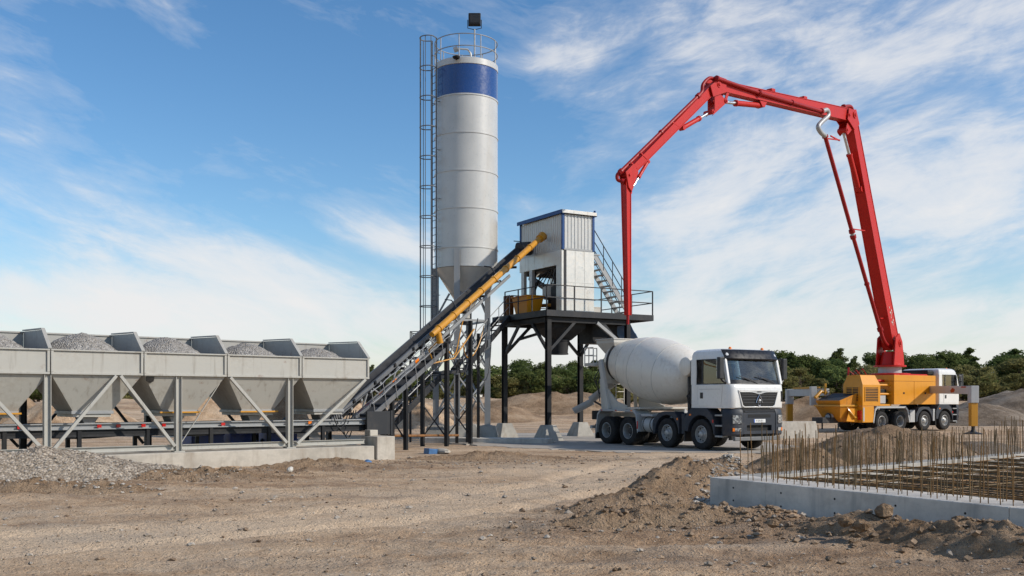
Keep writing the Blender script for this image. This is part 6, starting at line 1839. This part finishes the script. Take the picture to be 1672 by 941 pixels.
# bars along the rear beam direction
for z in (.30,):
    for k in range(46):
        s0 = .6 + k * .20
        st0 = Vector((s0, sgnf * (FW - .02), 0)); 
        ln = HL * (.98 if k > 3 else .8)
        pts = [st0 + hloc * (ln * t) + Vector((0, random.uniform(-.01, .01), z + .045 + .012 * math.sin(9 * t + k) + random.uniform(-.006, .006) + (.05 if k % 7 == 0 else 0))) for t in np.linspace(-.02, 1, 8)]
        MB().path(pts, .011, 5).build('mat_bar', M['rebard'] if k % 3 else M['rebar'], mat_); nb += 1
for k in range(50):
    q = .25 + k * .22
    st0 = Vector((.5, sgnf * FW, 0)) + hloc * q
    pts = [st0 + Vector((8.6 * t, 0, -.022 + .39 + .012 * math.sin(7 * t + k) + random.uniform(-.006, .006) + (.06 if k % 6 == 0 else 0))) for t in np.linspace(0, 1, 8)]
    MB().path(pts, .011, 5).build('mat_bar', M['rebard'] if k % 3 else M['rebar'], mat_); nb += 1
# pale concrete blocks beyond the bars, left of the pump hopper
for i, (px, d, rz, lab) in enumerate(((1297, 44.0, .3, 'pale concrete barrier block standing behind the rebar beside the mixer cab'),)):
    p = gp(px, d); m = MB().loft([[(a * 1.0, b_ * w, z) for a, b_ in ((-1, -1), (1, -1), (1, 1), (-1, 1))] for w, z in ((.3, -.1), (.28, .3), (.16, .72))])
    tag(m.build('barrier_block', M['conc'], bevel=.02, loc=p, rot=(0, 0, rz)), lab, 'barrier')

# ================================================================= loose stones and gravel (beyond counting)
def rock_verts(rn, s):
    base = [(1, 0, 0), (-1, 0, 0), (0, 1, 0), (0, -1, 0), (0, 0, 1), (0, 0, -1), (.6, .6, .55), (-.6, .6, .5), (.6, -.6, .5), (-.6, -.6, .55)]
    return base
def scatter(name, pts, mat, label=None, cat=None):
    fs0 = [(4, 6, 0), (4, 0, 8), (4, 8, 3), (4, 3, 9), (4, 9, 1), (4, 1, 7), (4, 7, 2), (4, 2, 6), (0, 6, 2), (0, 2, 5), (2, 7, 1), (2, 1, 5), (1, 9, 3), (1, 3, 5), (3, 8, 0), (3, 0, 5)]
    b0 = np.array(rock_verts(None, 1)); rg = np.random.default_rng(5)
    vs = []; fs = []
    for (x, y, z, s) in pts:
        a = rg.uniform(0, 6.28); c_, s_ = math.cos(a), math.sin(a)
        v = b0 * rg.uniform(.65, 1.25, b0.shape) * np.array([s, s * rg.uniform(.6, 1), s * rg.uniform(.45, .8)])
        v = np.stack([v[:, 0] * c_ - v[:, 1] * s_ + x, v[:, 0] * s_ + v[:, 1] * c_ + y, v[:, 2] + z + s * .15], -1)
        o = len(vs); vs += [tuple(q) for q in v]; fs += [tuple(i + o for i in f) for f in fs0]
    m = MB(); m.v = vs; m.f = fs
    o = m.build(name, mat, smooth=0)
    return tag(o, label, cat, kind='stuff')
def rockmat(name, c1, c2):
    b = NB(name); c = b.coord('Object')
    cell = b.n('ShaderNodeTexVoronoi', {'Vector': c, 'Scale': 4.5}); s = b.n('ShaderNodeSeparateColor', {'Color': cell.outputs['Color']})
    v = b.mix(s.outputs[0], c1, c2); n2 = b.noise(c, 40, 5, .6)
    v = b.mix(b.map(n2, .35, .7, 0, .5), v, tuple(x * .6 for x in c1))
    return b.bsdf(v, .92, 0, b.bump(n2, .4, .01), Specular_IOR_Level=.2)
M['rock'] = rockmat('loose_stone', (.26, .21, .16), (.52, .46, .385))
M['clod'] = rockmat('earth_clod', (.17, .115, .072), (.38, .275, .185))
rg = np.random.default_rng(17)
P = []; Q = []
for k in range(15000):
    d = 8.5 * (30 / 8.5) ** rg.uniform(); x = rg.uniform(-.56, .56) * d; y = d
    patch = float(vn(x * .35 + 5, y * .8, 90)) + .5
    if rg.uniform() > .25 + patch * .9: continue
    s = float(min(.05, .0055 * (1 + rg.pareto(2.3)))) * (.7 + d / 28)
    (P if rg.uniform() < .6 else Q).append((x, y, s))
# thicker along the thrown-up ridges
for (a, b_, w, n, smin, smax) in (((.3, 12.9), (3.3, 13.2), .5, 420, .012, .05), ((3.0, 13.4), (7.6, 8.4), .55, 700, .012, .075), ((1.2, 15.2), (3.4, 14.8), .45, 350, .012, .06), ((-13, 17.0), (-3.0, 25.4), 1.0, 900, .015, .05), ((-3, 26.0), (3, 28.5), 1.2, 500, .015, .05)):
    for k in range(n):
        t = rg.uniform(); x = a[0] + (b_[0] - a[0]) * t + rg.normal(0, w); y = a[1] + (b_[1] - a[1]) * t + rg.normal(0, w)
        s = smin + (smax - smin) * rg.uniform() ** 3.0
        (P if rg.uniform() < .35 else Q).append((x, y, s))
def drop(L):
    xs = np.array([p[0] for p in L]); ys = np.array([p[1] for p in L]); hs = ground_h(xs, ys)
    return [(p[0], p[1], float(h), p[2]) for p, h in zip(L, hs)]
scatter('gravel', drop(P), M['rock']); scatter('rubble', drop(Q), M['clod'])
for (px_, d_, s_, lab_) in ((1444, 11.7, .17, 'large brown earth clod near the middle of the foundation beam foot'), (1567, 11.0, .15, 'large brown earth clod right of the concrete joint'), (1380, 11.5, .12, 'rounded earth clod in the foreground below the rebar rows'), (1405, 11.3, .14, 'earth clod between the rounded clod and the large middle clod'), (1262, 12.0, .11, 'small earth clod on the ridge left of the other clods'), (1060, 14.0, .10, 'lone earth clod at the tip of the brown earth ridge')):
    q_ = gp(px_, d_); z_, nm_ = 0, ''
    q_.z = float(ground_h([q_.x], [q_.y])[0]) + .16 * (px_ > 1200) + s_ * .2
    lump('earth_clod', q_, (s_ * 1.5, s_ * 1.2, s_), M['brown'], lab_, 'clod', int(px_), 'earth clods along the foundation foot')
# stones lying on the heaps: cast down onto the built meshes
dg = bpy.context.evaluated_depsgraph_get()
def cast(x, y):
    ok, loc, nr, i, ob, mt = SC.ray_cast(dg, Vector((x, y, 6.0)), Vector((0, 0, -1)))
    return (loc.z, ob.name if ob else '') if ok else (None, '')
L1 = []; L2 = []
for (a_, b_, w_, n_) in (((.4, 12.9), (3.3, 13.2), .35, 260), ((3.0, 13.2), (7.4, 8.4), .4, 520), ((1.0, 15.0), (3.0, 15.4), .4, 160), ((-12, 17.4), (-6, 21.5), .5, 260)):
    for k in range(n_):
        t_ = rg.uniform(); x = a_[0] + (b_[0] - a_[0]) * t_ + rg.normal(0, w_); y = a_[1] + (b_[1] - a_[1]) * t_ + rg.normal(0, w_)
        z, nm = cast(x, y)
        if z is not None and (nm.startswith('ground') or nm.startswith('dirt')): L2.append((x, y, z, .016 + .06 * rg.uniform() ** 2.4))
for (cx, cy, sx_r, sy_r, n, lst, smax, mn) in ((-9.9, 20.6, 4.2, 2.6, 2600, L1, .055, .014), (3.3, 18.6, 2.8, 3.2, 900, L2, .07, .014), (6.0, 20.9, 2.4, 1.8, 320, L2, .06, .014), (10.0, 27.0, 3, 2.4, 400, L2, .06, .015)):
    for k in range(n):
        x = cx + rg.uniform(-1, 1) * sx_r; y = cy + rg.uniform(-1, 1) * sy_r
        z, nm = cast(x, y)
        if z is None or not (nm.startswith('gravel_heap') or nm.startswith('dirt_mound')): continue
        lst.append((x, y, z, mn + (smax - mn) * rg.uniform() ** 2.6))
M['rockp'] = rockmat('pale_stone', (.27, .23, .185), (.60, .54, .46))
scatter('gravel', L1, M['rockp'])
if L2: scatter('rubble', L2, M['clod'])
L3 = []
for k in range(420):
    t = rg.uniform(); x = 2.9 + 1.6 * t + rg.normal(0, .22); y = 15.3 + 4.6 * t + rg.normal(0, .25)
    z, nm = cast(x, y)
    if z is not None and (nm.startswith('ground') or nm.startswith('dirt_mound')): L3.append((x, y, z, .02 + .06 * rg.uniform() ** 2))
scatter('gravel', L3, M['rockp'])

# ================================================================= wood behind
def tree_proto(kind, seed):
    rn = np.random.default_rng(seed)
    H = {'broad': 7.2, 'pine': 8.0, 'olive': 5.2, 'bush': 2.6}[kind]
    root = bpy.data.objects.new({'broad': 'broadleaf_tree', 'pine': 'pine_tree', 'olive': 'olive_green_tree', 'bush': 'bush'}[kind], None); COL.objects.link(root)
    t = MB()
    tz = H * {'broad': .62, 'pine': .9, 'olive': .6, 'bush': .5}[kind]
    pts = [Vector((rn.normal(0, .08) * k, rn.normal(0, .08) * k, -.3 + (tz + .3) * k / 6)) for k in range(7)]
    r0 = H * .024
    t.path(pts, r0, 8, rs=[r0 * (1.15 - .85 * k / 6) for k in range(7)])
    lobes = []
    if kind == 'pine':
        for lev in np.linspace(.16, .98, 16):
            rad = H * .25 * (1.06 - lev) ** .75 * rn.uniform(.8, 1.15) + .12
            nb_ = 6 if lev < .85 else 3
            for q in range(nb_):
                a = rn.uniform(0, 6.28); rr = rad * rn.uniform(.35, 1.0)
                lobes.append((rr * math.cos(a), rr * math.sin(a), H * lev + rn.normal(0, .25), rad * .5 + .16, .6))
                t.tube((0, 0, H * lev * .97), (rr * math.cos(a), rr * math.sin(a), H * lev + .05), .035, .012, 5, False)
    else:
        nl = {'broad': 26, 'olive': 20, 'bush': 14}[kind]
        cw = H * {'broad': .34, 'olive': .40, 'bush': .5}[kind]; z0 = H * {'broad': .26, 'olive': .18, 'bush': .1}[kind]
        for q in range(nl):
            u_ = rn.uniform(0, 1); a = rn.uniform(0, 6.28)
            zc = z0 + (H * .90 - z0) * u_
            rad = cw * (math.sin(PI * min(.97, .16 + .78 * u_)) ** .7)
            rr = rad * math.sqrt(rn.uniform(.1, 1.0))
            x, y = rr * math.cos(a), rr * math.sin(a)
            lobes.append((x, y, zc, cw * rn.uniform(.26, .46), rn.uniform(.55, .85)))
            st = pts[int(min(6, 2 + u_ * 4))]
            t.tube(st, (x * .9, y * .9, zc), r0 * .35, r0 * .1, 5, False)
    t.build('trunk', M['bark'], root)
    V = []; Fc = []
    for (x, y, z, r, fl) in lobes:
        n = int(70 + 210 * r * r) if kind != 'pine' else int(50 + 120 * r)
        n = min(n, 420)
        v = rn.normal(0, 1, (n, 3)); v /= np.linalg.norm(v, axis=1)[:, None]
        rad = r * (rn.uniform(.25, 1, n) ** .5)[:, None]
        c = v * rad * np.array([1, 1, fl]) + np.array([x, y, z]) + rn.normal(0, .05, (n, 3))
        sz = rn.uniform(.07, .17, n) * (.8 if kind == 'bush' else 1.0)
        nm = v + rn.normal(0, .7, (n, 3)); nm /= np.linalg.norm(nm, axis=1)[:, None]
        t1 = np.cross(nm, rn.normal(0, 1, (n, 3))); t1 /= np.linalg.norm(t1, axis=1)[:, None]; t2 = np.cross(nm, t1)
        for i in range(n):
            o = len(V); a_ = t1[i] * sz[i]; b_ = t2[i] * sz[i] * .6
            V += [tuple(c[i] - a_), tuple(c[i] + b_), tuple(c[i] + a_ * 1.1), tuple(c[i] - b_)]
            Fc.append((o, o + 1, o + 2, o + 3))
    m = MB(); m.v = V; m.f = Fc
    me = bpy.data.meshes.new('crown'); me.from_pydata(V, [], Fc); me.update()
    me.materials.append(M[{'broad': 'leafd' if seed % 2 else 'leafm', 'pine': 'leafd', 'olive': 'leafo', 'bush': 'leafo' if seed % 2 else 'leafm'}[kind]])
    cr = bpy.data.objects.new('crown', me); COL.objects.link(cr); cr.parent = root
    return root
protos_t = {k: [tree_proto(k, s) for s in sd_] for k, sd_ in (('broad', (1, 2, 3, 4)), ('pine', (5, 6)), ('olive', (7, 8, 9)), ('bush', (10, 11)))}
used_t = set()
def where(px):
    if px < 100: return 'behind the leftmost storage hopper'
    if px < 600: return 'behind the storage hopper row'
    if px < 700: return 'behind the inclined conveyor'
    if px < 810: return 'behind the silo legs'
    if px < 895: return 'left of the front tower leg'
    if px < 985: return 'between tower leg and mixer chute'
    if px < 1130: return 'behind the mixer drum'
    if px < 1300: return 'just behind the mixer cab'
    if px < 1430: return 'left of the red boom foot'
    if px < 1490: return 'directly behind the red boom foot'
    if px < 1580: return 'above the pump truck cab'
    return 'right of the outrigger leg'
LAB = {'broad': ['dark green broadleaf tree', 'mid green broadleaf tree'], 'pine': ['dark pointed pine'], 'olive': ['low olive-yellow tree'], 'bush': ['small scrubby bush']}
def plant(kind, px, d, h):
    rn = random
    src = protos_t[kind][rn.randrange(len(protos_t[kind]))]
    if id(src) in used_t: o = copy_tree(src)
    else: o = src; used_t.add(id(src))
    H = {'broad': 7.2, 'pine': 8.0, 'olive': 5.2, 'bush': 2.6}[kind]
    s = h / H
    p = gp(px, d)
    o.location = (p.x, p.y, float(ground_h([p.x], [p.y])[0]) - .1)
    wd = {'broad': 1.35, 'pine': 1.2, 'olive': 1.6, 'bush': 1.3}[kind]
    o.scale = (s * wd * rn.uniform(.9, 1.2), s * wd * rn.uniform(.9, 1.2), s); o.rotation_euler = (0, 0, rn.uniform(0, 6.28))
    tag(o, LAB[kind][0] + ' in the wood ' + where(px), 'bush' if kind == 'bush' else 'tree', {'broad': 'broadleaf trees of the far wood', 'pine': 'pines of the far wood', 'olive': 'olive trees of the far wood edge', 'bush': 'bushes along the wood edge'}[kind] + ' ' + where(px))
def top_y(px):
    xs = [-200, 500, 640, 700, 800, 850, 900, 1000, 1130, 1260, 1330, 1400, 1440, 1480, 1560, 1640, 1700, 1900]
    ys = [600, 602, 598, 600, 598, 585, 590, 578, 574, 570, 576, 574, 572, 574, 572, 570, 568, 570]
    return float(np.interp(px, xs, ys))
random.seed(5)
px = -260.0
while px < 1950:
    for row, (d, kinds) in enumerate(((116, ('broad', 'broad', 'broad', 'pine')), (109, ('broad', 'broad', 'pine')), (102, ('broad', 'olive', 'broad', 'pine')), (95, ('olive', 'olive', 'broad')))):
        dd_ = d + random.uniform(-3.5, 3.5)
        q = px + random.uniform(-26, 26) + row * 18
        k = random.choice(kinds)
        g = float(ground_h([(q - 836) / F * dd_], [dd_])[0])
        ty = top_y(q) + (random.uniform(-5, 6) if row == 0 else random.uniform(3, 12) if row == 1 else random.uniform(12, 28) if row == 2 else random.uniform(28, 44))
        h = CAMH + (HZ - ty) / F * dd_ - g
        if k == 'bush': h = min(h, 3.0)
        plant(k, q, dd_, max(1.5, h))
    px += 36 if px > 560 else 75
# low scrub at the foot of the wood
for px in range(560, 1900, 34):
    q = px + random.uniform(-14, 14); d = random.uniform(88, 93)
    plant(random.choice(('bush', 'bush', 'olive')), q, d, random.uniform(2.0, 3.4))
for ps in protos_t.values():
    for o in ps:
        if id(o) not in used_t:
            for ch in list(o.children): bpy.data.objects.remove(ch)
            bpy.data.objects.remove(o)
